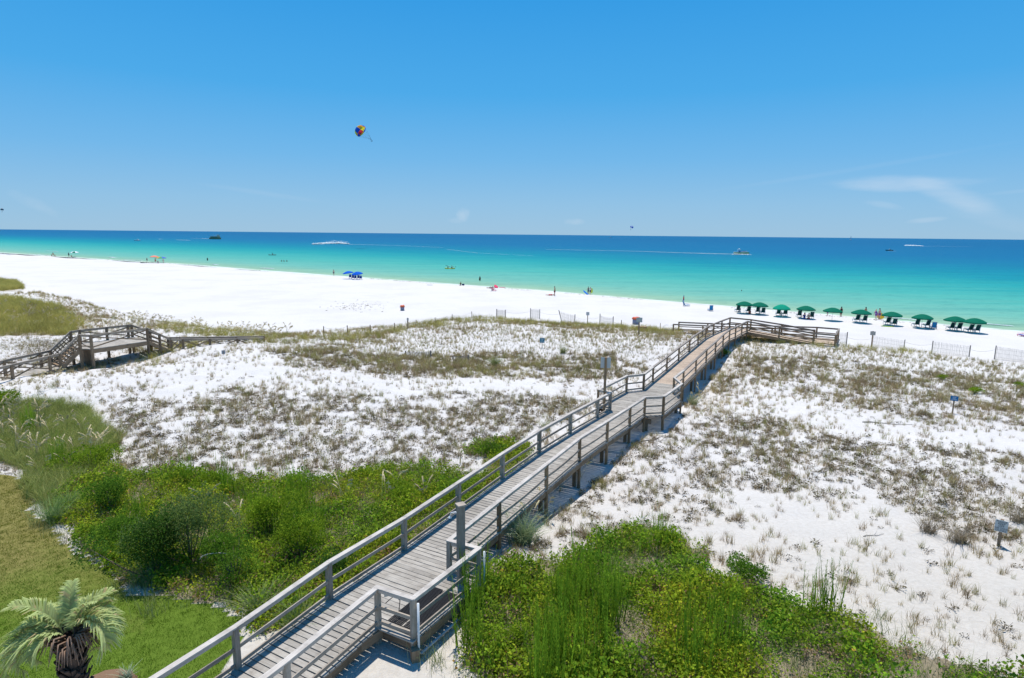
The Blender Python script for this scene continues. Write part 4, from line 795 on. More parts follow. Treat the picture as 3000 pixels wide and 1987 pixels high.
sign(2790,1212,1.15,.08,.40,.30,0,'small blue sign among grass tufts on the right dune','KEEP\nOFF\nDUNES',plain('sign_blue',(.01,.16,.36),.5),tcol=wl,tsize=.09)
sign(1721,953,1.75,.1,.42,.42,0,'grey square sign on a thin post between two sand fence panels','',gry)
sign(1871,982,1.9,.13,.62,.5,0,'grey lettered sign on a post in front of the beach barrel','NO\nDOGS',plain('sign_weathered',(.36,.40,.36),.6),tcol=plain('sign_letter_pale',(.62,.66,.62),.6),tsize=.17)
sign(2553,1017,1.75,.14,.5,.42,0,'brown grey square sign on top of the fence post right of the beach ramp','',plain('sign_brown_grey',(.33,.32,.28),.6))
sign(1195,962,1.15,.13,.2,.26,0,'flat topped marker post with a small plate in the roped fence line','',gry)
sign(655,1041,.42,.03,.27,.32,0,'small blank grey marker low in the white dune by the old boardwalk','',plain('sign_small_grey',(.30,.33,.36),.5),back=True)
p=XY(24.52,-.1); sign(0,0,3.95,.14,.56,.62,0,'tall wooden sign post rising from the boardwalk notch, its pale panel seen from behind','',bk,back=True,base=(p[0],p[1],gz(*p)),post=WB)
# ---- barrels and box
def barrel(px,py,label,lid=True,h=.95,r=.3):
    a=G(px,py); e=empty('barrel',a,label,'trash barrel','orange topped trash barrels on the beach'); m=MB(); m.lathe((0,0,0),[(r*.95,0),(r,.05),(r,h*.33),(r*1.03,h*.35),(r,h*.37),(r,h*.64),(r*1.03,h*.66),(r,h*.68),(r,h)],20); m.build('drum',plain('drum_blue_grey',(.20,.22,.30),.5),e)
    m=MB(); pr=[(r*1.12,h-.1),(r*1.22,h-.02),(r*1.15,h+.1),(r*.9,h+.2),(r*.4,h+.14)]; m.lathe((0,0,0),pr,14)
    V=m.V[0]; V+=np.random.default_rng(3).normal(0,.025,V.shape); m.build('bag',plain('orange_bag',(.62,.12,.05),.5),e)
barrel(1179,910,'blue grey barrel with an orange liner, alone on the white beach left of centre',h=.62,r=.30); barrel(1862,950,'blue grey barrel with an orange liner, behind the sign by the beach ramp',h=.75,r=.42)
a=G(1876,968); e=empty('wooden_box',a,'brown wooden box half hidden behind the sign post by the beach ramp','box'); m=MB(); m.box((.15,0,.2),(1.0,.5,.42),-.5); m.build('crate',WB,e); m=MB(); m.box((.15,0,.425),(1.06,.56,.04),-.5); m.build('lid',WB,e)
# ================================================================ umbrellas and chairs
def umbrella(name,cm,label,R=1.31,H=1.9,dome=.5,loc=(0,0,0),group=None,tilt=(0,0),n=8,cm2=None,cat='umbrella'):
    e=empty(name,loc,label,cat,group); m=MB(); m.tube([(0,0,-.3),(0,0,H)],.02,8); m.lathe((0,0,H-.02),[(.02,0),(.03,.03),(.012,.08)],8); m.build('pole',plain('pole_white',(.62,.62,.6),.4),e)
    k=6; V=[(0,0,H)]; 
    for i in range(1,k+1):
        f=i/k
        for j in range(n*2):
            a=math.pi*j/n; rr_=R*f*(1 if j%2==0 else .93+.02*(1-f)); z=H-dome*(f**1.7)-(0 if j%2==0 else -.02*f); V.append((rr_*math.cos(a),rr_*math.sin(a),z))
    N=n*2
    for j in range(N): x_,y_,z_=V[1+(k-1)*N+j]; V.append((x_*.985,y_*.985,z_-.12-(.03 if j%2 else 0)))
    Fa=[(0,1+j,1+(j+1)%N) for j in range(N)]; Fa+= [(1+(i-1)*N+j,1+i*N+j,1+i*N+(j+1)%N,1+(i-1)*N+(j+1)%N) for i in range(1,k+1) for j in range(N)]
    m=MB(); m.poly(V,Fa); c=m.build('canopy',cm,e)
    if cm2:
        c.data.materials.clear()
        for q in cm2: c.data.materials.append(q)
        for p in c.data.polygons: 
            cc=p.center; p.material_index=int(((math.atan2(cc[1],cc[0])+math.pi)/(2*math.pi))*n)%len(cm2)
    c.rotation_euler=(tilt[0],tilt[1],0)
    m=MB()
    for j in range(n): a=2*math.pi*j/n; m.tube([(.02*math.cos(a),.02*math.sin(a),H-.45),(R*.5*math.cos(a),R*.5*math.sin(a),H-dome*.33-.02)],.008,4)
    m.build('ribs',plain('pole_white',(1,1,1)),e); return e
gc=cloth('green_canvas',(.001,.15,.085),.2); gc2=cloth('light_green_canvas',(.004,.32,.19),.25); bc=cloth('blue_canvas',(.003,.12,.62),.3)
UM=[(2179,919,44.7),(2223.3,922,44.1),(2288,928,45),(2359,934,48.5),(2437,940,52.6),(2520.5,946.5,56),(2610,954,53.3),(2699,962,57.8),(2795,969.6,63),(2852,975.7,64.7)]
UL=['leftmost dark green umbrella, touching its right neighbour','second dark green umbrella from the left, touching its left neighbour','lighter green umbrella standing third in the row','dark green umbrella shading three people with towels','lone dark green umbrella with a bare pole and no chairs under it','dark green umbrella with a person standing in the water behind it','dark green umbrella with a lime towel on the sand under it','dark green umbrella beside a blue folding chair','ninth dark green umbrella, overlapped by the last one at its right','rightmost dark green umbrella of the beach row']
u0=None
for i,((px,py,w),l) in enumerate(zip(UM,UL)):
    a=G(px,py); sc=1.0
    if i==0: u0=umbrella('beach_umbrella',gc,l,loc=a,group='green umbrellas in a row on the beach')
    elif i==2: umbrella('beach_umbrella',gc2,l,loc=a,group='green umbrellas in a row on the beach',H=1.85,dome=.62)
    else: copy_thing(u0,a,random.random(),l)
a=G(1023,817); ub=umbrella('beach_umbrella',bc,'left one of the two blue umbrellas far down the beach',loc=a,group='pair of blue umbrellas',R=1.45,tilt=(.0,-.15),H=2.0); copy_thing(ub,G(1049,819),1.,'right one of the two blue umbrellas far down the beach')
def chair(label,fabric,frame,loc,rz,group,low=False,recl=.35,name='beach_chair'):
    e=empty(name,loc,label,'chair',group,rz); w=.6; hs=.16 if low else .32
    # faces +y ; back at -y
    for sx in (-1,1):
        for (yy,h) in ((.5,hs+.02),(-.35,hs+.22)):
            m=MB(); m.beam((sx*w/2,yy,-.05),(sx*w/2,yy-.03,h),.045,.045); m.build('leg',frame,e)
        m=MB(); m.beam((sx*w/2,-.45,hs+.24),(sx*w/2,.5,hs+.2),.07,.03); m.build('armrest',frame,e)
    m=MB()
    for sx in (-1,1): m.beam((sx*(w/2-.03),-.42,hs-.05),(sx*(w/2-.03),.6,hs+.03),.035,.05); m.beam((sx*(w/2-.03),-.28,hs-.08),(sx*(w/2-.03),-.28-recl,hs+.78),.035,.045)
    m.beam((-w/2,-.28-recl,hs+.78),(w/2,-.28-recl,hs+.78),.04,.05); m.beam((-w/2,.6,hs+.03),(w/2,.6,hs+.03),.04,.05); m.build('frame',frame,e)
    m=MB(); m.beam((0,-.27,hs+.02),(0,-.24-recl,hs+.76),w-.06,.02,up=(0,1,.3)); m.build('backrest',fabric,e)
    m=MB(); m.beam((0,-.3,hs-.01),(0,.58,hs+.04),w-.06,.02); m.build('seat',fabric,e); return e
wf=plain('chair_frame_white',(.70,.70,.68),.5); gs=plain('green_sling',(.004,.06,.055),.7); bs=plain('blue_sling',(.006,.05,.27),.7); cb=plain('bright_blue_sling',(.008,.21,.46),.6); rd=plain('red_cloth',(.55,.03,.05),.7); pk=plain('pink_cloth',(.75,.12,.22),.7)
CH=[(2160,914,0),(2191,917,0),(2219,919,1),(2233,921,1),(2279,925,2),(2298,925.5,2),(2340,929.5,3),(2375,934,3),(2508,943,5),(2529,945,5),(2598,951,6),(2617,955,6),(2682,957,7),(2712,959.5,7),(2784,967,8),(2804,968.5,8),(2837,973,9),(2857,974.5,9)]
c0=None; nm=['under the leftmost green umbrella','under the second green umbrella','under the lighter green umbrella','under the umbrella with the towels','','under the umbrella with a bather behind it','under the umbrella with the lime towel','under the umbrella next to the blue chair','under the ninth green umbrella','under the rightmost green umbrella']
for i,(px,py,k) in enumerate(CH):
    a=G(px,py); l=('left' if i%2==0 else 'right')+' dark green sling chair with white legs '+nm[k]; rz=random.uniform(-.12,.12)-.15
    if c0 is None: c0=chair(l,gs,wf,a,rz,'dark green sling chairs under the umbrellas')
    else: copy_thing(c0,a,rz,l)
c1=chair('leftmost blue sling chair by the blue umbrellas',bs,wf,G(1026,816),.3,'blue chairs under the blue umbrellas')
for (px,py),l in zip(((1034,818),(1041,819),(1050,818.5),(1057,819.5)),('second blue sling chair from the left by the blue umbrellas','middle blue sling chair of the five by the blue umbrellas','fourth blue sling chair by the blue umbrellas','rightmost blue sling chair by the blue umbrellas')): copy_thing(c1,G(px,py),.3,l)
gm=plain('metal_frame',(.5,.5,.5),.4,.5)
chair('bright blue folding chair seen from the side, near the closed umbrella',cb,gm,G(2010,897),-1.4,None,True); chair('bright blue folding chair seen from behind, alone left of the green umbrellas',cb,gm,G(2081,911),0,None,True,.15)
chair('bright blue low chair right of the eighth green umbrella',cb,gm,G(2733,963),-.3,None,True,.2); chair('blue chair with pink sides at the right edge of the beach',plain('blue_pink_sling',(.03,.12,.35),.7),pk,G(2998,986),.2,None,True,.2)
chair('small pink chair on the sand by the sunbathers',pk,gm,G(1446,853),-1.3,None,True,.45)
# closed, rainbow, coral, white umbrellas
a=G(2002,893); e=empty('closed_umbrella',a,'closed striped umbrella standing at the waterline by the blue chair','umbrella'); m=MB(); m.tube([(0,0,-.3),(0,0,1.7)],.018,6); m.build('pole',plain('pole_white',(1,1,1)),e); m=MB(); m.lathe((0,0,0),[(.03,.65),(.10,.72),(.12,.95)],10); m.lathe((0,0,0),[(.07,1.45),(.02,1.72)],10); m.build('canopy',bs,e); m=MB(); m.lathe((0,0,0),[(.12,.95),(.10,1.2),(.07,1.45)],10,False); m.build('stripe',rd,e)
rb=[plain('rb%d'%i,c,.6) for i,c in enumerate([(.5,.03,.05),(.6,.35,.03),(.05,.3,.1),(.02,.12,.5),(.25,.05,.4),(.02,.3,.45)])]
for i,q in enumerate(rb): q.name='rainbow_panel_'+['red','orange','green','blue','violet','teal'][i]
umbrella('rainbow_umbrella',rb[0],'rainbow coloured umbrella far down the left beach',loc=G(473,770),R=1.9,cm2=rb,H=2.3); umbrella('coral_umbrella',plain('coral_canvas',(.80,.22,.14),.7),'coral pink umbrella touching the rainbow umbrella',loc=G(453,768),R=1.6,H=2.5)
umbrella('white_umbrella',plain('white_canvas',(.78,.78,.76),.7),'small white and green umbrella at the far left waterline',loc=G(220,754),R=1.6,H=2.6,cm2=[plain('white_canvas',(1,1,1)),plain('white_canvas',(1,1,1)),gc])
# ================================================================ people
def figure(pose='stand',seed=0,h=1.72,fem=False):
    """one continuous skinned body, facing +y, feet at z=0"""
    r=random.Random(seed); k=h/1.75; J={}
    def P(n,x,y,z,rad): J[n]=[np.array([x,y,z],float)*k,rad*k]
    P('pelvis',0,0,.95,.135);P('waist',0,.0,1.08,.115 if not fem else .10);P('chest',0,.0,1.28,.135);P('neckb',0,-.01,1.44,.075);P('neck',0,0,1.51,.052);P('head',0,.015,1.60,.085);P('top',0,.005,1.69,.080);P('nose',0,.105,1.605,.012)
    for s_,sd in ((1,'R'),(-1,'L')):
        P('ear'+sd,s_*.085,0,1.61,.014);P('sh'+sd,s_*.175,0,1.40,.062);P('el'+sd,s_*.25,-.02,1.12,.042);P('wr'+sd,s_*.27,.06,.88,.029);P('pa'+sd,s_*.275,.085,.80,.030)
        for i,(dx,L) in enumerate(((-.022,.062),(-.008,.072),(.007,.068),(.02,.052))): P('f%d%s'%(i,sd),s_*.275+dx*s_*.3,.085+dx,.755,.0095);P('g%d%s'%(i,sd),s_*.272+dx*s_*.3,.095+dx,.755-L*.6,.0075)
        P('th'+sd,s_*.262,.125,.80,.010);P('tj'+sd,s_*.258,.142,.77,.008)
        P('hip'+sd,s_*.095,0,.88,.098);P('kn'+sd,s_*.11,.02,.49,.062);P('an'+sd,s_*.115,-.01,.09,.040);P('to'+sd,s_*.125,.13,.03,.034);P('he'+sd,s_*.115,-.05,.035,.032)
    def rot(names,o,ax,a):
        c=J[o][0].copy(); m=np.array(Matrix.Rotation(a,3,ax)); 
        for n in names: J[n][0]=m@(J[n][0]-c)+c
    hand=lambda sd:['pa'+sd,'th'+sd,'tj'+sd]+['f%d%s'%(i,sd) for i in range(4)]+['g%d%s'%(i,sd) for i in range(4)]
    arm=lambda sd:['el'+sd,'wr'+sd]+hand(sd); fore=lambda sd:['wr'+sd]+hand(sd); shin=lambda sd:['an'+sd,'to'+sd,'he'+sd]; leg=lambda sd:['kn'+sd]+shin(sd)
    dz=0
    if pose=='stand': rot(arm('R'),'shR','X',.15); rot(arm('L'),'shL','X',-.1); rot(leg('R'),'hipR','X',.05); rot(leg('L'),'hipL','X',-.06)
    if pose=='walk': rot(arm('R'),'shR','X',.5);rot(arm('L'),'shL','X',-.45);rot(leg('R'),'hipR','X',-.35);rot(leg('L'),'hipL','X',.38);rot(shin('R'),'knR','X',-.25)
    if pose in('sit','paddle'):
        for sd in 'RL': rot(leg(sd),'hip'+sd,'X',1.45 if pose=='sit' else 1.5); rot(shin(sd),'kn'+sd,'X',-1.1 if pose=='sit' else -.3); rot(arm(sd),'sh'+sd,'X',.6 if pose=='sit' else 1.0); rot(fore(sd),'el'+sd,'X',.5 if pose=='sit' else .7)
        dz=-.80*k
    if pose=='bend':
        up=[n for n in J if n[:3] not in('hip',) and n[:2] not in('kn','an','to','he','pe')]+['head']
        up=[n for n in J if not(n=='pelvis' or n[:3]=='hip' or n[:2] in('kn','an','to') or n in('heR','heL'))]; rot(up,'pelvis','X',-.75); rot(arm('R'),'shR','X',.9); rot(arm('L'),'shL','X',.7)
    if pose=='hold': 
        for sd in 'RL': rot(arm(sd),'sh'+sd,'X',.3); rot(fore(sd),'el'+sd,'X',1.1)
    if pose=='look': rot(['head','top','nose','earR','earL'],'neck','X',-.35)
    E=[('pelvis','waist'),('waist','chest'),('chest','neckb'),('neckb','neck'),('neck','head'),('head','top'),('head','nose')]
    for sd in 'RL':
        E+= [('head','ear'+sd),('neckb','sh'+sd),('sh'+sd,'el'+sd),('el'+sd,'wr'+sd),('wr'+sd,'pa'+sd),('pelvis','hip'+sd),('hip'+sd,'kn'+sd),('kn'+sd,'an'+sd),('an'+sd,'to'+sd),('an'+sd,'he'+sd),('wr'+sd,'th'+sd),('th'+sd,'tj'+sd)]
        for i in range(4): E+= [('pa'+sd,'f%d%s'%(i,sd)),('f%d%s'%(i,sd),'g%d%s'%(i,sd))]
    N=list(J); ix={n:i for i,n in enumerate(N)}; me=bpy.data.meshes.new('body'); V=[J[n][0]+(0,0,dz) for n in N]
    if pose=='lie': V=[np.array([v[0],v[2]-.9*k,.12-v[1]*.6]) for v in V]
    me.from_pydata([tuple(v) for v in V],[(ix[a],ix[b]) for a,b in E],[]); o=bpy.data.objects.new('tmp',me); COL.objects.link(o)
    o.modifiers.new('s','SKIN'); sk=me.skin_vertices[0].data
    for n,i in ix.items(): sk[i].radius=(J[n][1],J[n][1]*(.8 if n in('chest','waist','pelvis') else 1)); sk[i].use_root=(n=='pelvis')
    sb=o.modifiers.new('b','SUBSURF'); sb.levels=1; sb.render_levels=1
    bpy.context.view_layer.update(); m2=bpy.data.meshes.new_from_object(o.evaluated_get(bpy.context.evaluated_depsgraph_get())); bpy.data.objects.remove(o)
    m2.polygons.foreach_set('use_smooth',[True]*len(m2.polygons)); return m2,{n:np.array(V[ix[n]]) for n in N},k
FIG={}
SK=[plain('skin_tan',(.42,.22,.14),.5,var=.04),plain('skin_fair',(.56,.33,.24),.5,var=.04),plain('skin_dark',(.24,.12,.07),.5,var=.04)]
HR=[plain('hair_dark',(.03,.02,.015),.6),plain('hair_brown',(.12,.07,.035),.6),plain('hair_blond',(.42,.30,.14),.6)]
def person(loc,rz,label,pose='stand',h=1.72,skin=0,hair=0,shorts=None,top=None,sink=0.,long=False,group=None):
    key=(pose,h)
    if key not in FIG: FIG[key]=figure(pose,len(FIG),h)
    me,J,k=FIG[key]; me=me.copy() if me.materials else me; me.materials.clear(); e=empty('person',(loc[0],loc[1],loc[2]-sink),label,'person',group,rz)
    link('body',me,SK[skin],e)
    hd=J['head']; tp_=J['top']; m=MB(); ax=tp_-hd; ax=ax/np.linalg.norm(ax); bk_=np.cross(ax,(1,0,0)); pts=[hd+bk_*-.03*k-ax*.0,hd-bk_*.03*k*0+ax*.06*k,tp_+ax*.035*k]
    bb=J['nose']-hd; bb=bb/np.linalg.norm(bb); c=(hd+tp_)/2-bb*.022*k+ax*.01*k; n=10; V=[];
    for i in range(7):
        th=math.pi*i/6
        for j in range(n): p=2*math.pi*j/n; V.append(c+ax*math.cos(th)*.115*k+(bb*math.cos(p)+np.cross(ax,bb)*math.sin(p))*math.sin(th)*.098*k)
    m.poly(V,[(i*n+j,i*n+(j+1)%n,(i+1)*n+(j+1)%n,(i+1)*n+j) for i in range(6) for j in range(n)],True)
    if long: m.tube([c-ax*.05*k-bb*.03*k,c-ax*.30*k-bb*.07*k],[.075*k,.04*k],8)
    m.build('hair',HR[hair],e)
    if shorts:
        m=MB(); pv=J['pelvis']
        m.tube([J['waist']*.25+pv*.75,pv,(J['hipR']+J['hipL'])/2],[.165*k,.19*k,.18*k],12)
        for sd in 'RL': m.tube([J['hip'+sd],J['hip'+sd]*.45+J['kn'+sd]*.55],[.125*k,.10*k],10)
        m.build('shorts',shorts,e)
    if top: m=MB(); m.tube([J['waist'],J['chest'],J['neckb']-(J['neckb']-J['chest'])*.35],[.145*k,.17*k,.14*k],12); m.build('top',top,e)
    m=MB()
    for s_ in(-1,1): m.lathe(hd+bb*.083*k+np.cross(ax,bb)*.03*k*s_+ax*.02*k,[(.008,0),(.010,.008),(.006,.016)],6)
    m.build('eyes',plain('eye_dark',(.02,.02,.02),.3),e); return e
dkr=plain('dark_red_cloth',(.16,.02,.03),.7); nvy=plain('navy_cloth',(.012,.03,.10),.7); blk2=plain('black_cloth',(.012,.012,.014),.7); pur=plain('purple_cloth',(.22,.08,.30),.7); wcl=plain('white_cloth',(.6,.6,.6),.7); ywl=plain('yellow_plastic',(.80,.48,.03),.4); bpl=plain('blue_plastic',(.01,.17,.62),.4)
person(G(1625,867),1.2,'tall man in dark red trunks standing over the sunbather','look',1.85,0,0,dkr)
person(G(1611,866),-1.45,'sunbather in red lying flat on the beach beside the standing man','lie',1.7,0,1,rd,rd)
person(G(1723,863),.8,'person in navy by the waterline holding a blue board','hold',1.6,0,0,nvy,nvy); person(G(1729,864),-.6,'person by the waterline holding a yellow towel','hold',1.6,1,2,nvy,wcl)
person(G(1406,823),.5,'dark haired person wading in the shallows above the sunbathers','stand',1.7,2,0,blk2,blk2,sink=.5)
person(G(978,808),.2,'person in dark shorts at the water edge left of the blue umbrellas','walk',1.7,1,1,nvy)
person(G(1436,845),-1.2,'person in black lying by the water with the red float','lie',1.65,2,0,blk2,blk2); person(G(1444,850),-.5,'person with red clothes sitting at the pink chair','sit',1.6,0,0,rd,pk)
person(at(2172.6,853,0),0,'lone swimmer whose head shows in the water left of the umbrellas','stand',1.7,0,0,blk2,None,sink=1.42)
for (px,py),l in zip(((825,767),(832,767),(840.5,767)),('left swimmer of the three standing in the sea','middle swimmer of the three standing in the sea','right swimmer of the three standing in the sea')): person(at(px,py,0),0,l,'stand',1.75,0,0,rd,None,sink=1.0)
person(at(608,764,0),0,'dark clothed person wading far out on the left','stand',1.8,2,0,blk2,blk2,sink=.5)
for (px,py),l,po in zip(((151,750.5),(156,750.5),(161,751)),('left sitter of the tiny group on the far left beach','middle sitter of the tiny group on the far left beach','right sitter of the tiny group on the far left beach'),('sit','stand','sit')): person(G(px,py),.3,l,po,1.7,0,0,rd)
person(G(202,752.5),0,'tiny person in dark blue left of the white umbrella','stand',1.9,2,0,nvy,nvy); person(G(209,753),0,'tiny person in red sitting by the white umbrella','sit',1.7,0,0,rd,rd)
person(G(431,767),.3,'tiny person in blue standing left of the coral umbrella','stand',1.5,1,0,nvy,nvy); person(G(456,770),.3,'person standing under the coral umbrella','stand',1.75,0,1,rd); person(G(463,771),.3,'person sitting under the rainbow umbrella','sit',1.7,0,1,pur,pur); person(G(479,772),.3,'person standing at the right rim of the rainbow umbrella','stand',1.7,1,1,wcl)
person(G(2463,928),.1,'dark haired woman wading behind the lone green umbrella','stand',1.7,0,0,blk2,blk2,long=True,sink=.15); person(G(2424,925),.4,'small child crouching at the water left of the lone umbrella pole','bend',1.0,1,1,pur)
person(G(2534,931),.2,'person standing at the water behind the sixth green umbrella','stand',1.65,0,0,blk2,long=True)
person(G(2575,937),.3,'bare backed person holding a yellow float at the water edge','look',1.7,1,0,pur,None); person(G(2566,937),-.2,'person in purple beside the one with the yellow float','bend',1.6,1,0,pur,pur)
person(G(2356,934.5),.2,'person in blue sitting between the towel chairs under the fourth umbrella','sit',1.7,0,0,bpl,bs); person(G(2369,935.5),-.2,'person with a tan towel sitting under the fourth umbrella','sit',1.7,1,1,rd,plain('tan_towel',(.55,.42,.28),.8))
person(G(2167,914.5),.3,'person sitting in front of the left chair under the leftmost umbrella','sit',1.65,1,2,wcl,plain('khaki_cloth',(.35,.30,.2),.8)); person(G(2289,926.5),.1,'small child in white between the chairs of the lighter green umbrella','sit',1.15,1,0,wcl,wcl)
person(G(1350,836.5),1.,'dark clothed person sitting low at the water edge beside a bag','sit',1.6,2,0,blk2,blk2)
def thing(mb,name,mat,px,py,label,cat,group=None): a=G(px,py); return tag(mb.build(name,mat,None,None,tuple(a)),label,cat,group)
m=MB(); m.lathe((0,0,0),[(.2,0),(.3,.1),(.33,.3),(.2,.38)],12); thing(m,'beach_bag',nvy,1357,836.5,'dark beach bag beside the low sitting person at the water','bag')
m=MB(); m.lathe((0,0,0),[(.16,0),(.20,.36),(.215,.38),(.2,.40)],14); m.tube([(-.2,0,.38),(-.12,0,.55),(.12,0,.55),(.2,0,.38)],.012,5); thing(m,'bucket',plain('red_orange_plastic',(.60,.09,.05),.5),2196,920,'red orange bucket right of the chairs under the leftmost umbrella','bucket')
def board(L,w,t,mat,px,py,rz,label,name='bodyboard',rx=0,z=0,cat='board'):
    m=MB(); n=14; V=[]
    for s_ in(-1,1):
        for i in range(n): a=2*math.pi*i/n; V.append((w/2*math.sin(a)*(1-.15*math.cos(a)),L/2*math.cos(a),s_*t/2+.06*L*abs(math.cos(a))**3*.3))
    m.poly(V,[tuple(range(n-1,-1,-1)),tuple(range(n,2*n))]+[(i,(i+1)%n,(i+1)%n+n,i+n) for i in range(n)]); a=G(px,py); o=m.build(name,mat,None,None,(a[0],a[1],a[2]+z)); o.rotation_euler=(rx,0,rz); return tag(o,label,cat)
board(1.5,.6,.08,bpl,1716,863,.9,'bright blue board tilted at the waterline',rx=.6,z=.35); board(1.1,.5,.06,plain('yellow_green_cloth',(.65,.70,.08),.6),1733,862,-.3,'yellow towel or float held beside the blue board','towel',rx=1.2,z=.7,cat='towel')
board(1.5,.8,.25,plain('red_float',(.70,.03,.10),.4),1453,843,.4,'red inflatable float lying at the water edge','float',rx=.35,z=.2,cat='float'); board(1.6,.5,.06,pk,1471,843,1.3,'thin pink towel on the sand right of the red float','towel',z=.05,cat='towel')
board(.95,.95,.2,ywl,2579,936,0,'yellow round float held by the bare backed person','float',rx=1.2,z=.5,cat='float')
board(1.6,.7,.03,plain('lime_towel',(.28,.45,.05),.8),2600,957,1.3,'lime green towel spread under the seventh green umbrella','towel',z=.03,cat='towel'); board(2.6,.6,.2,plain('dark_hull',(.08,.10,.09),.5),216,754.5,1.2,'dark kayak pulled up by the white umbrella','kayak',z=.15,cat='kayak'); board(3.,.7,.15,plain('dark_hull',(1,1,1)),424,771,-.9,'dark board lying on the sand by the coral umbrella','board',z=.1)
board(1.4,.5,.04,plain('grey_cloth',(.3,.33,.36),.8),1259,835.5,1.4,'small grey towel alone on the beach','towel',z=.03,cat='towel')
# ================================================================ boats
def hull(L,w,h,rake=.18,stern=.9,fl=.85):
    V=[];n=14
    for lev,(ww,zz,ext) in enumerate(((fl*.75,-.3,-.06),(.92,h*.5,0.),(1.,h,.04))):
        for i in range(n+1):
            u=i/n; x=-L/2+L*u*(1+ext*rake*2)*(1 if u>.5 else 1); b=(1-max(0,(u-.45)/.55)**2.1)*(stern+(1-stern)*min(1,u*4)); V.append((x,w/2*ww*b,zz+(h*.22*u*u if lev==2 else 0)))
        for i in range(n,-1,-1):
            u=i/n; x=-L/2+L*u*(1+ext*rake*2); b=(1-max(0,(u-.45)/.55)**2.1)*(stern+(1-stern)*min(1,u*4)); V.append((x,-w/2*ww*b,zz+(h*.22*u*u if lev==2 else 0)))
    N=2*(n+1); Fa=[(l*N+i,l*N+(i+1)%N,(l+1)*N+(i+1)%N,(l+1)*N+i) for l in range(2) for i in range(N)]+[tuple(range(N-1,-1,-1)),tuple(range(2*N,3*N))]
    return V,Fa
def boat_at(px,py,label,cat,name,rz): p=at(px,py,0); return empty(name,p,label,cat,None,rz)
SHR=-math.atan(.72)
e=boat_at(632,701,'two deck sightseeing boat with brown and green hull cruising far off on the left','boat','tour_boat',-.35)
m=MB(); m.poly(*hull(22,6,2.2)); m.build('hull',plain('brown_hull',(.42,.30,.15),.5),e); m=MB(); m.box((-1,0,3.2),(15,5,1.8)); m.build('cabin',plain('cabin_green_brown',(.36,.36,.18),.6),e)
m=MB()
for i in range(7): 
    for s_ in(-1,1): m.box((-7+i*2,s_*2.53,3.3),(1.3,.06,.9))
m.build('window',plain('dark_glass',(.02,.03,.035),.1),e); m=MB(); m.box((-1.5,0,4.2),(16,5.6,.15)); m.build('upper_deck',plain('cream_paint',(.62,.55,.42),.5),e)
m=MB(); m.box((-2.,0,6.2),(12,5.2,.15)); m.build('awning',plain('pale_green_canvas',(.45,.66,.58),.6),e); m=MB()
for i in range(6):
    for s_ in(-1,1): m.tube([(-7.5+i*2.2,s_*2.4,4.2),(-7.5+i*2.2,s_*2.4,6.2)],.06,5)
m.build('awning_posts',wf,e); m=MB(); m.box((5.6,0,5.1),(2.6,3.6,1.8)); m.box((5.8,0,6.6),(2,3,1.0)); m.build('wheelhouse',plain('cream_paint',(1,1,1)),e); m=MB(); m.tube([(5,0,7),(5,0,9)],.07,5); m.build('mast',wf,e)
e=boat_at(2172,745,'white and olive motorboat with a small canopy speeding to the right','boat','motorboat',-.12)
m=MB(); m.poly(*hull(10.5,2.9,1.25)); m.build('hull',plain('olive_hull',(.62,.56,.20),.4),e); m=MB(); V,Fa=hull(10.7,3.0,.35); m.poly([(a,b,c+1.05+.10*max(0,(a+5)/10)) for a,b,c in V],Fa); m.build('deck',plain('white_gelcoat',(.78,.78,.76),.3),e)
m=MB(); m.box((-1.6,0,3.35),(2.3,2.2,.12)); m.lathe((-1.6,0,3.4),[(.9,0),(.15,.55)],8)
for a in (-2.6,-.6):
    for s_ in (-1,1): m.tube([(a,s_,1.4),(a,s_,3.35)],.04,5)
m.build('canopy',plain('white_gelcoat',(1,1,1)),e); m=MB(); m.box((-1.4,0,1.9),(1.2,1.1,1.1)); m.build('console',plain('purple_grey',(.25,.22,.35),.5),e)
def seat(par,x,y,z,l): 
    p=person((0,0,0),0,l,'sit',1.7,random.randint(0,2),random.randint(0,1),nvy,random.choice([wcl,bs,rd])); p.location=par.matrix_world@Vector((x,y,z)) if False else Vector(par.location)+Matrix.Rotation(par.rotation_euler.z,3,'Z')@Vector((x,y,z)); p.rotation_euler.z=par.rotation_euler.z-math.pi/2; return p
for i,(x,l) in enumerate(((.3,'passenger nearest the canopy of the speeding motorboat'),(1.3,'second passenger seated behind the bow of the motorboat'),(2.3,'passenger third from the canopy on the motorboat'),(3.2,'foremost passenger sitting at the bow of the motorboat'))): seat(e,x,.3*(-1)**i,1.6,l)
e=boat_at(2492,704,'white sailboat on the horizon','sailboat','sailboat',.5); K=1.9
m=MB(); m.poly([(a*K,b*K,c*K) for a,b,c in hull(9,2.8,1.)[0]],hull(9,2.8,1.)[1]); m.build('hull',wf,e); m=MB(); m.tube([(.4*K,0,0),(.4*K,0,13*K)],.12*K,6); m.build('mast',gm,e)
m=MB(); m.poly([(.3*K,0,1.8*K),(-3.9*K,.5*K,1.9*K),(.3*K,0,12.8*K),(-1.2*K,.5*K,6*K)],[(0,1,3),(0,3,2)]); m.build('mainsail',plain('sailcloth',(.66,.67,.68),.6),e); m=MB(); m.poly([(.8*K,0,11*K),(4.3*K,0,1.2*K),(.7*K,-.9*K,1.8*K)],[(0,1,2)]); m.build('jib',plain('sailcloth',(1,1,1)),e)
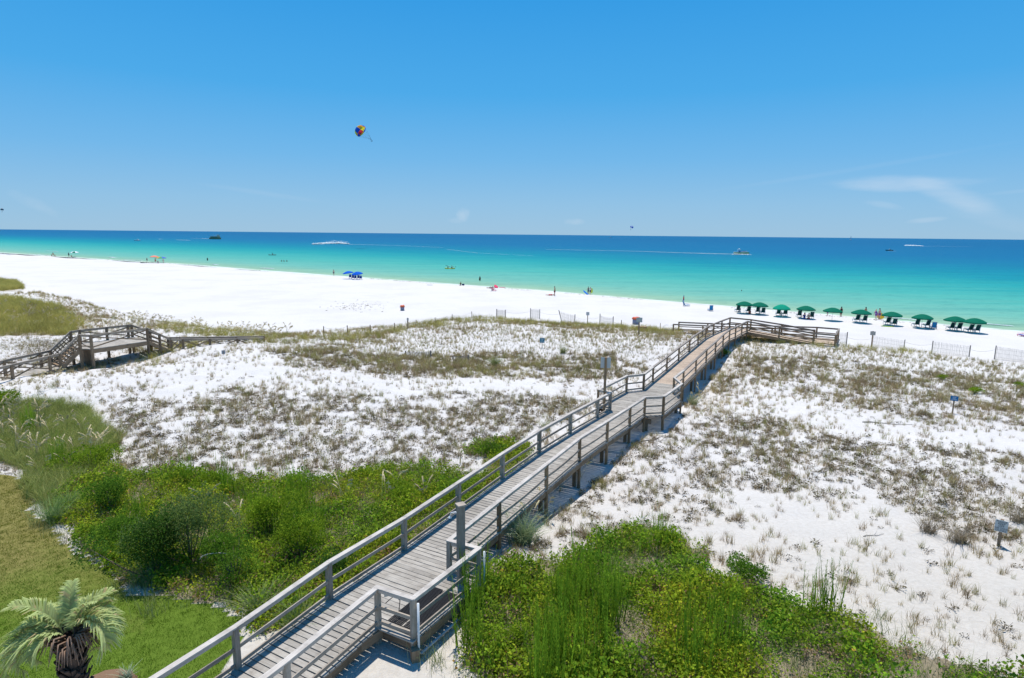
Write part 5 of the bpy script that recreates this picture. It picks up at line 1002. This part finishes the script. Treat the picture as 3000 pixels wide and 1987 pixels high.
def smallboat(px,py,L,label,col,rz=0.,name='boat'):
    e=boat_at(px,py,label,'boat',name,rz); m=MB(); m.poly(*hull(L,L*.28,L*.12)); m.build('hull',plain(col[0],col[1],.4),e); m=MB(); m.box((-L*.08,0,L*.19),(L*.2,L*.16,L*.14)); m.build('cabin',wf,e); m=MB(); m.tube([(-L*.1,0,L*.2),(-L*.1,0,L*.34)],L*.006+.02,5); m.build('mast',gm,e)
smallboat(1788,696.5,18,'tiny distant boat trailing a white wake on the horizon, right of centre',('white_hull',(.7,.7,.7)),3.1); smallboat(2662,720.5,6,'tiny white powerboat throwing spray in the deep blue water at the right',('white_hull',(1,1,1)),3.1); smallboat(2150,694.5,22,'very faint boat at the horizon, above the motorboat',('white_hull',(1,1,1)),3.1)
smallboat(402,706,8,'tiny boat ahead of the trail of the sightseeing boat',('white_hull',(1,1,1)),3.1); smallboat(2605,735,7,'tiny dark boat with a short wake at the right, left of the powerboat',('dark_hull',(1,1,1)),3.1); smallboat(1000,714,5,'small craft hidden in the big burst of white spray',('white_hull',(1,1,1)),.0)
def kayak(px,py,L,mat,label,n,rz,pl):
    e=boat_at(px,py,label,'kayak','kayak',rz); m=MB(); k=12; V=[]
    for i in range(k+1):
        u=i/k; w=.38*math.sin(math.pi*max(.03,min(.97,u)))**.7; x=(u-.5)*L; zz=.12*(2*u-1)**2
        for a in (0,.8,1.57,2.34,3.14,3.9,4.71,5.5): V.append((x,w*math.cos(a),.12+zz+.17*math.sin(a)))
    m.poly(V,[(i*8+j,i*8+(j+1)%8,(i+1)*8+(j+1)%8,(i+1)*8+j) for i in range(k) for j in range(8)],True); m.build('hull',mat,e)
    for i in range(n):
        x=(-.7+1.4*i/(max(1,n-1))) if n>1 else 0; p=Vector(e.location)+Matrix.Rotation(rz,3,'Z')@Vector((x,0,.22)); person(p,rz-math.pi/2,pl[i],'paddle',1.75,2 if n==1 else 0,0,blk2,blk2 if n==1 else plain('vest_orange',(.35,.16,.05),.7))
        q=p+Matrix.Rotation(rz,3,'Z')@Vector((.35,0,.45)); mm=MB(); s_=(-1)**i; mm.tube([(-.2,-1.1,-.12*s_-.05),(.2,1.1,.42*s_)],.016,5); mm.box((-.2,-1.15,-.14*s_-.05),(.05,.35,.16)); mm.box((.2,1.15,.44*s_),(.05,.35,.16)); o=mm.build('paddle',blk,None,None,tuple(q)); o.rotation_euler=(0,0,rz+ (1.3 if n>1 else .9)); tag(o,'black paddle held by the '+pl[i].split(' in ')[0].split(' of ')[0],'paddle')
kayak(1318,788,3.6,plain('yellow_green_hull',(.55,.55,.04),.35),'yellow kayak carrying two paddlers in the turquoise water',2,-.1,('left paddler in the yellow kayak','right paddler in the yellow kayak'))
kayak(798,748,4.,plain('dark_hull',(1,1,1)),'dark kayak with one paddler far out on the left',1,.05,('single paddler in the dark kayak',))
# ---- wakes: foam lying on and thrown above the sea
foam,nt,b=newmat('foam'); b.inputs['Base Color'].default_value=(.80,.86,.87,1); b.inputs['Roughness'].default_value=.8; nz=noise(nt,nt.nodes.new('ShaderNodeNewGeometry').outputs['Position'],.5,4,.7); fc=mixc(nt,nz,(.70,.80,.83),(.93,.95,.95)); nt.links.new(fc,b.inputs['Base Color']); tb=nt.nodes.new('ShaderNodeBsdfTranslucent'); nt.links.new(fc,tb.inputs[0]); mx=nt.nodes.new('ShaderNodeMixShader'); mx.inputs[0].default_value=.45; nt.links.new(b.outputs[0],mx.inputs[1]); nt.links.new(tb.outputs[0],mx.inputs[2]); nt.links.new(mx.outputs[0],nt.nodes['Material Output'].inputs['Surface'])
def wake(pts,wid,n,label,dens=1.,hgt=0.,name='boat_wake'):
    """pts photo pixels on the water surface; foam flecks laid along the line"""
    W_=[at(x,y,0) for x,y in pts]; seg=[np.linalg.norm(b-a) for a,b in zip(W_[:-1],W_[1:])]; cum=np.concatenate([[0],np.cumsum(seg)]); r=np.random.default_rng(len(label)); V=[];Fa=[]
    ww=[wid]*len(pts) if not hasattr(wid,'__len__') else wid
    for i in range(n):
        s_=r.random()*cum[-1]; k=min(np.searchsorted(cum,s_)-1,len(seg)-1); k=max(k,0); u=(s_-cum[k])/seg[k]; c=W_[k]*(1-u)+W_[k+1]*u; w=ww[k]*(1-u)+ww[k+1]*u
        d=W_[k+1]-W_[k]; d=d/np.linalg.norm(d); nn=np.array([-d[1],d[0],0]); c=c+nn*r.normal(0,w*.4); L=w*r.uniform(.4,1.6)+.3; b_=w*r.uniform(.08,.25)+.05; z=.06+r.random()*.04+(abs(r.normal(0,hgt)) if hgt else 0); q=len(V); tl_=r.normal(0,.15) if hgt else 0
        V+= [c-d*L+(0,0,z),c-nn*b_+(0,0,z+.03),c+d*L+(0,0,z+tl_),c+nn*b_+(0,0,z+.03+ (b_ if hgt else 0))]; Fa.append((q,q+1,q+2,q+3))
    o=W_[0]; me=rawmesh(name,np.array(V)-o,np.array(Fa),4); return tag(link(name,me,foam,None,tuple(o)),label,'wake',kind='stuff')
wake([(2145,745),(2060,743),(1990,741),(1880,737),(1740,734),(1600,731)],[2.2,2.6,1.3,.9,.8,.6],2600,'long white wake trailing left behind the motorboat'); wake([(2197,747),(2149,746.5)],[.8,1.2],300,'foam along the side of the motorboat',hgt=.15)
wake([(612,700),(590,699),(560,698.5)],[3,2.5,1.2],260,'short white wake behind the sightseeing boat'); wake([(555,704.5),(518,703)],[2.5,2.],160,'separate white streak on the water left of the sightseeing boat')
wake([(475,701.5),(465,701)],[2,2],40,'tiny foam streak far left of the sightseeing boat'); wake([(1020,716),(990,714),(950,715),(915,717)],[2.2,3.2,2.4,1.],1500,'burst of white spray in the open water left of centre',hgt=.45,name='spray'); wake([(1018,711),(980,708),(955,710)],[1.2,1.8,1.],160,'upper plume of the burst of white spray',hgt=.7,name='spray')
wake([(1020,716),(1100,718),(1200,721),(1300,726)],[2,1.2,.8,.6],500,'fading wake running right from the white spray'); wake([(1310,731),(1400,742),(1560,750)],[1.,.6,.4],220,'faint old wake crossing the turquoise water at the centre')
wake([(1790,697),(1832,697)],[5,2],130,'thin wake of the tiny distant boat right of centre'); wake([(2655,720.5),(2670,720.5),(2700,721.5)],[4,4,2],220,'bright foam behind the tiny powerboat at the right',hgt=.35); wake([(2700,721.5),(2790,722.5),(2850,723)],[2,1,.6],160,'thinning wake of the tiny powerboat at the right'); wake([(2608,736),(2625,736.5)],[1.2,.5],60,'short foam streak behind the tiny dark boat')
wake([(2150,696),(2160,696)],[4,3],30,'faint white streak at the horizon above the motorboat')
for q,(a,b,l) in enumerate((((0,744),(35,746.5),'thin breaker line at the far left shore'),((80,745),(140,748),'longer breaker line at the far left shore'),((322,754),(336,756),'small breaker left of the coral umbrella'),((360,762),(415,764),'low breaker just above the sand left of the coral umbrella'),((768,786),(795,788),'small breaker right above the sand left of centre'),((626,776),(634,777),'tiny breaker below the wading person on the left'),((136,735.5),(144,735.7),'tiny whitecap above the sitting group at the far left'),((154,737),(166,737.4),'second tiny whitecap above the sitting group at the far left'),((2590,930),(2680,938.5),'faint foam line just off the umbrellas at the right'),((2850,947),(2960,956.5),'faint foam line near the right edge of the shore'),((2180,898),(2300,909),'faint foam line beyond the leftmost umbrellas'))): wake([a,b],[.9,.9] if a[0]<2000 else [.3,.3],120 if a[0]<2000 else 70,l,name='breaker')
# ---- dark bits of weed and scraps along the beach
wx_=RNG.uniform(-260,66,1500); vv_=RNG.normal(-2.6,.5,1500)+np.sin(wx_/9)*.5; wy_=np.interp(wx_,SH[:,0],SH[:,1])+vv_/.79; kk=(fbm(wx_,wy_,9,99)>.52); wx_,wy_=wx_[kk],wy_[kk]
qx_=RNG.normal(0,2.2,120)-24.5; qy_=RNG.normal(0,3.5,120)+98; wx_=np.append(wx_,qx_); wy_=np.append(wy_,qy_)
scatter('seaweed',[leaves(7,.13,.03,.09,300+i,((.10,.08,.04),(.22,.18,.10)),dome=False) for i in range(4)],np.stack([wx_,wy_,height(wx_,wy_)+.005],-1),.6+.8*RNG.random(len(wx_)),LEAF,'scattered dark scraps of seaweed along the tide line and on the open beach','seaweed')
# ================================================================ parasails
def parasail(px,py,a,R,label,cols,prx,pry,pl,names,tilt=(0,0)):
    c=atd(px,py,a); q=atd(prx,pry,a); e=empty('parasail',c,label,'parasail'); k=7;n=14; V=[];Fa=[]; ax=(c-q)/np.linalg.norm(c-q); s_=np.cross(ax,(0,1,0)); s_/=np.linalg.norm(s_); t_=np.cross(ax,s_)
    for i in range(k+1):
        th=(math.pi*.56)*i/k+.10
        for j in range(n): p=2*math.pi*j/n; rr_=R*math.sin(th)*(1+.03*(j%2)); V.append(ax*R*(.85*math.cos(th)-.1)+s_*rr_*math.cos(p)+t_*rr_*math.sin(p))
    for i in range(k):
        for j in range(n): Fa.append((i*n+j,i*n+(j+1)%n,(i+1)*n+(j+1)%n,(i+1)*n+j))
    m=MB(); m.poly(V,Fa); o=m.build('canopy',cols[0],e); o.data.materials.clear(); [o.data.materials.append(x) for x in cols]
    for f,p in enumerate(o.data.polygons): i,j=divmod(f,n); p.material_index=names[(j//2+ (i//3)*2)%len(names)]
    m=MB(); rel=q-c
    for j in range(n): m.tube([V[k*n+j],rel+(0,0,R*.16)],.015+R*.002,3)
    m.build('lines',plain('line_dark',(.12,.13,.15),.8),e)
    for i in range(2):
        pp=q+np.array([(-.4+.8*i),0,-.4]); person(pp,math.pi,pl[i],'sit',1.75,2,0,blk2,nvy)
    return e
sr=cloth('sail_red',(.85,.05,.06));sy=cloth('sail_yellow',(.88,.72,.04));sb_=cloth('sail_blue',(.01,.10,.60));so=cloth('sail_orange',(.85,.36,.04));sw=cloth('sail_white',(.85,.85,.85))
parasail(1055,383,480,4.7,'round parasail of red, yellow and blue panels high over the sea',[sr,sy,sb_,so],1089,413,('left rider hanging under the colourful parasail','right rider hanging under the colourful parasail'),[0,2,1,2,3,2,1])
parasail(1851,665.5,1700,4.6,'tiny white and blue parasail just above the horizon',[sw,sb_],1847.5,674,('left rider under the tiny white and blue parasail','right rider under the tiny white and blue parasail'),[0,1,1,0,1,0,1])
parasail(6,614,1500,3.4,'tiny dark parasail at the left edge above the horizon',[plain('sail_teal',(.02,.15,.2),.6),sr],6.5,622,('left rider under the dark parasail at the left edge','right rider under the dark parasail at the left edge'),[0,0,1,0,0,0,0])
# ================================================================ palm
pc=atd(200,1835,9.6); pg=gz(pc[0],pc[1]); PALM=empty('palm_tree',(pc[0],pc[1],pg),'windblown palm with pale green arching fronds and a shaggy dark trunk','palm tree'); H=pc[2]-pg
m=MB(); m.tube([(0,0,-.2),(.02,0,H*.5),(0,0,H-.25)],[.20,.14,.12],14); m.build('trunk',plain('palm_trunk',(.045,.033,.025),.95,var=.4,sc=14),PALM)
m=MB(); r=np.random.default_rng(4)
for i in range(330):
    z=H-.25-2.6*(i/330)*1.; a=i*2.399+r.normal(0,.1); L=.14+.16*r.random(); d=np.array([math.cos(a),math.sin(a),0]); p=d*.11+np.array([0,0,z+r.normal(0,.03)]); m.beam(p,p+d*(.05+.10*r.random())+np.array([r.normal(0,.03),r.normal(0,.03),L]),.045+.02*r.random(),.02,up=d)
m.build('frond_stubs',plain('palm_stub',(.075,.055,.045),.9,var=.5,sc=20),PALM)
m=MB(); 
for i in range(90): a=r.random()*6.28; d=np.array([math.cos(a),math.sin(a),0]); p=d*.1+np.array([0,0,H-.35+.25*r.random()]); m.tube([p,p+d*.25+(0,0,.12),p+d*.36+(0,0,-.02-.1*r.random())],[.02,.012,.004],4)
m.build('dry_fibres',plain('palm_fibre',(.26,.17,.12),.9,var=.4,sc=20),PALM)
def frond(a,el,L,droop,seed,dim=1.):
    L*=.72
    r=np.random.default_rng(seed); d=np.array([math.cos(a),math.sin(a),0]); V=[];Fq=[];C=[]; n=46; side=np.array([-d[1],d[0],0]); pts=[];p=np.array([0,0,H-.12])+d*.08; th=el; st_=L/n
    for i in range(n+1): pts.append(p.copy()); p=p+(d*math.cos(th)+np.array([0,0,1])*math.sin(th))*st_; th-=droop/n*(1+.8*i/n)
    for i in range(n):
        q=pts[i]; t=pts[i+1]-pts[i]; t/=np.linalg.norm(t); up=np.cross(side,t); w=.014*(1-i/n)+.003; k=len(V); V+= [q-side*w,q+side*w,pts[i+1]+side*w*.9,pts[i+1]-side*w*.9]; C+= [np.array((.22,.27,.12))*dim]*4; Fq.append((k,k+1,k+2,k+3))
        if i<5: continue
        for s_ in(-1,1):
            u=i/n; ll=L*.34*math.sin(math.pi*(.12+.80*u))**.7*(.85+.3*r.random()); dr=(side*s_*.75+t*.75-up*.45+r.normal(0,.08,3)); dr/=np.linalg.norm(dr); a0=q; a1=q+dr*ll*.5; a2=a1+(dr*.8+np.array([-.10,0,-.55]))*ll*.5; wv=np.cross(dr,up); wv/=max(np.linalg.norm(wv),1e-6); k=len(V)
            c=(np.array((.42,.48,.19))*(.7+.5*r.random()) if r.random()>.08 else np.array((.45,.36,.18)))*dim+np.array((.04,.03,.03))*r.random(); V+= [a0-wv*.010,a0+wv*.010,a1+wv*.015,a1-wv*.015,a2+wv*.002,a2-wv*.002]; C+= [c,c,c*1.15,c*1.15,c*1.3,c*1.3]; Fq+= [(k,k+1,k+2,k+3),(k+3,k+2,k+4,k+5)]
    C=np.concatenate([np.array(C),np.ones((len(C),1))],1); me=rawmesh('frond',V,Fq,4,{'col':C}); link('frond',me,LEAF,PALM)
FRN=[(-.1,1.5,1.15,1.0),(2.0,1.45,1.1,.9),(3.3,1.3,1.35,1.1),(.9,1.35,1.1,1.2),(-.15,1.35,1.6,3.3),(.35,1.15,1.3,2.6),(.9,1.1,1.25,2.4),(1.5,1.05,1.3,2.2),(2.1,.95,1.4,2.2),(2.7,.85,1.55,2.1),(3.1,.6,1.75,2.),(3.5,.45,1.7,1.8),(3.9,.8,1.4,2.4),(2.4,1.3,1.2,2.2),(3.3,1.1,1.35,2.3),(1.1,1.35,1.1,1.8),(4.3,1.0,1.0,2.6),(2.9,.25,1.5,1.4),(.1,1.45,1.1,2.2)]
for i,f in enumerate(FRN): frond(*f,seed=i,dim=1. if i!=17 else .8)
# mulch bed with a small pale plant
c=at(318,2010,1.45); m=MB(); n=24; rr_=np.random.default_rng(2); V=[(0,0,.10)]+[((.62+rr_.random()*.12)*math.cos(2*math.pi*i/n),(.45+rr_.random()*.1)*math.sin(2*math.pi*i/n),-.03) for i in range(n)]; V+= [(v[0]*.6,v[1]*.6,.09) for v in V[1:]]
m.poly(V,[(1+i,1+(i+1)%n,1+n+(i+1)%n,1+n+i) for i in range(n)]+[(1+n+i,1+n+(i+1)%n,0) for i in range(n)],True); o=m.build('mulch_bed',plain('mulch',(.20,.12,.07),.95,var=.85,sc=55),None,None,(c[0],c[1],gz(c[0],c[1])+.02)); tag(o,'round brown mulch bed cut into the lawn','mulch bed')
V,Fq,C=blades(70,.4,.06,.02,1.1,3,seg=3,cols=((.25,.32,.18),(.55,.58,.42))); p=at(372,2000,1.5); tag(link('potted_yucca',rawmesh('spiky_plant',V,Fq,4,{'col':np.concatenate([C,np.ones((len(C),1))],1)}),GRASS,None,(p[0],p[1],gz(p[0],p[1])+.05)),'small pale spiky plant in the mulch bed','plant').name='spiky_plant'
# ================================================================ light
w=bpy.data.worlds.new('World'); scene.world=w; w.use_nodes=True; nt=w.node_tree; bg=nt.nodes['Background']
EL,AZ=R_(74),R_(-8)
sky=nt.nodes.new('ShaderNodeTexSky'); sky.sky_type='NISHITA'; sky.sun_disc=False; sky.sun_elevation=EL; sky.sun_rotation=AZ; sky.air_density=1.0; sky.dust_density=.25; sky.ozone_density=2.2
tc=nt.nodes.new('ShaderNodeTexCoord'); sp=nd(nt,'ShaderNodeSeparateXYZ'); nt.links.new(tc.outputs['Generated'],sp.inputs[0])
az=math_(nt,'ARCTAN2',sp.outputs[0],sp.outputs[1]); el=math_(nt,'ARCSINE',sp.outputs[2])
elr=nd(nt,'ShaderNodeMapRange'); elr.inputs[1].default_value=0; elr.inputs[2].default_value=R_(60); nt.links.new(el,elr.inputs[0])
air=ramp(nt,elr.outputs[0],[(0,(.34,.57,.78)),(.045,(.28,.55,.82)),(.11,(.165,.49,.86)),(.2,(.065,.415,.86)),(.32,(.03,.345,.82)),(1,(.02,.20,.62))])
air10=mixc(nt,1.,air,(1,1,1),'MULTIPLY'); ag=nt.nodes.new('ShaderNodeVectorMath'); ag.operation='SCALE'; ag.inputs['Scale'].default_value=9.3; nt.links.new(air10,ag.inputs[0])
skyc=mixc(nt,.94,sky.outputs[0],ag.outputs[0])
cv=nt.nodes.new('ShaderNodeCombineXYZ'); nt.links.new(az,cv.inputs[0]); nt.links.new(el,cv.inputs[1])
def cloud(a0,e0,ra,re,slope,dens,sc=(9,40),base=None):
    """soft wisp centred at azimuth a0, elevation e0 (degrees)"""
    global cc
    x=math_(nt,'DIVIDE',math_(nt,'SUBTRACT',az,R_(a0)),R_(ra)); y=math_(nt,'DIVIDE',math_(nt,'SUBTRACT',math_(nt,'SUBTRACT',el,R_(e0)),math_(nt,'MULTIPLY',math_(nt,'SUBTRACT',az,R_(a0)),slope)),R_(re))
    mp=nd(nt,'ShaderNodeMapping'); mp.inputs['Scale'].default_value=(*sc,1); mp.inputs['Rotation'].default_value=(0,0,-math.atan(slope)); nt.links.new(cv.outputs[0],mp.inputs[0]); n=noise(nt,mp.outputs[0],1.,6,.62)
    d=math_(nt,'ADD',math_(nt,'MULTIPLY',x,x),math_(nt,'MULTIPLY',y,y)); f=math_(nt,'SUBTRACT',1.,d); f=math_(nt,'ADD',f,math_(nt,'MULTIPLY',math_(nt,'SUBTRACT',n,.5),1.6)); f=nd_smooth(f); 
    cc=mixc(nt,math_(nt,'MULTIPLY',f,dens),cc,(7.4,8.0,8.8)); 
def nd_smooth(f):
    m=nd(nt,'ShaderNodeMapRange'); m.interpolation_type='SMOOTHSTEP'; m.inputs[1].default_value=0.; m.inputs[2].default_value=1.5; nt.links.new(f,m.inputs[0]); return m.outputs[0]
cc=skyc
cloud(31.8,4.2,6.2,.75,-.02,.36); cloud(35.2,3.1,3.4,1.0,-.40,.30); cloud(37.5,1.6,4.,.8,-.3,.10); cloud(30.5,2.6,1.6,.35,-.2,.16); cloud(33.6,1.4,1.5,.25,.1,.2)
cloud(-4.6,1.75,.75,.75,.0,.26,(60,60)); cloud(-5.2,1.2,.9,.35,.0,.15,(60,60)); cloud(5.6,1.2,1.2,.35,.0,.22,(50,60)); cloud(-21.5,3.2,5.5,.3,-.12,.08,(8,60)); cloud(-37.6,1.9,1.6,.6,-.5,.12,(40,50)); cloud(27,5.2,14,.25,.14,.05,(6,60)); cloud(41,3.6,6,.2,.1,.1,(6,60))
nt.links.new(cc,bg.inputs[0]); bg.inputs[1].default_value=.1
sun=bpy.data.lights.new('sun','SUN'); sun.energy=4.9; sun.angle=R_(.53); sun.color=(1,.955,.89); so_=bpy.data.objects.new('sun',sun); COL.objects.link(so_)
sd=Vector((math.cos(EL)*math.sin(AZ),math.cos(EL)*math.cos(AZ),math.sin(EL))); so_.rotation_euler=sd.to_track_quat('Z','Y').to_euler(); so_.location=(0,0,60)
vs=scene.view_settings; vs.view_transform='Standard'; vs.look='None'; vs.exposure=.05; vs.gamma=1.
scene.render.engine='CYCLES'; scene.cycles.max_bounces=6; scene.cycles.diffuse_bounces=3; scene.cycles.transparent_max_bounces=4
for o in bpy.data.objects:
    if o.type=='CAMERA' or o.type=='LIGHT': continue
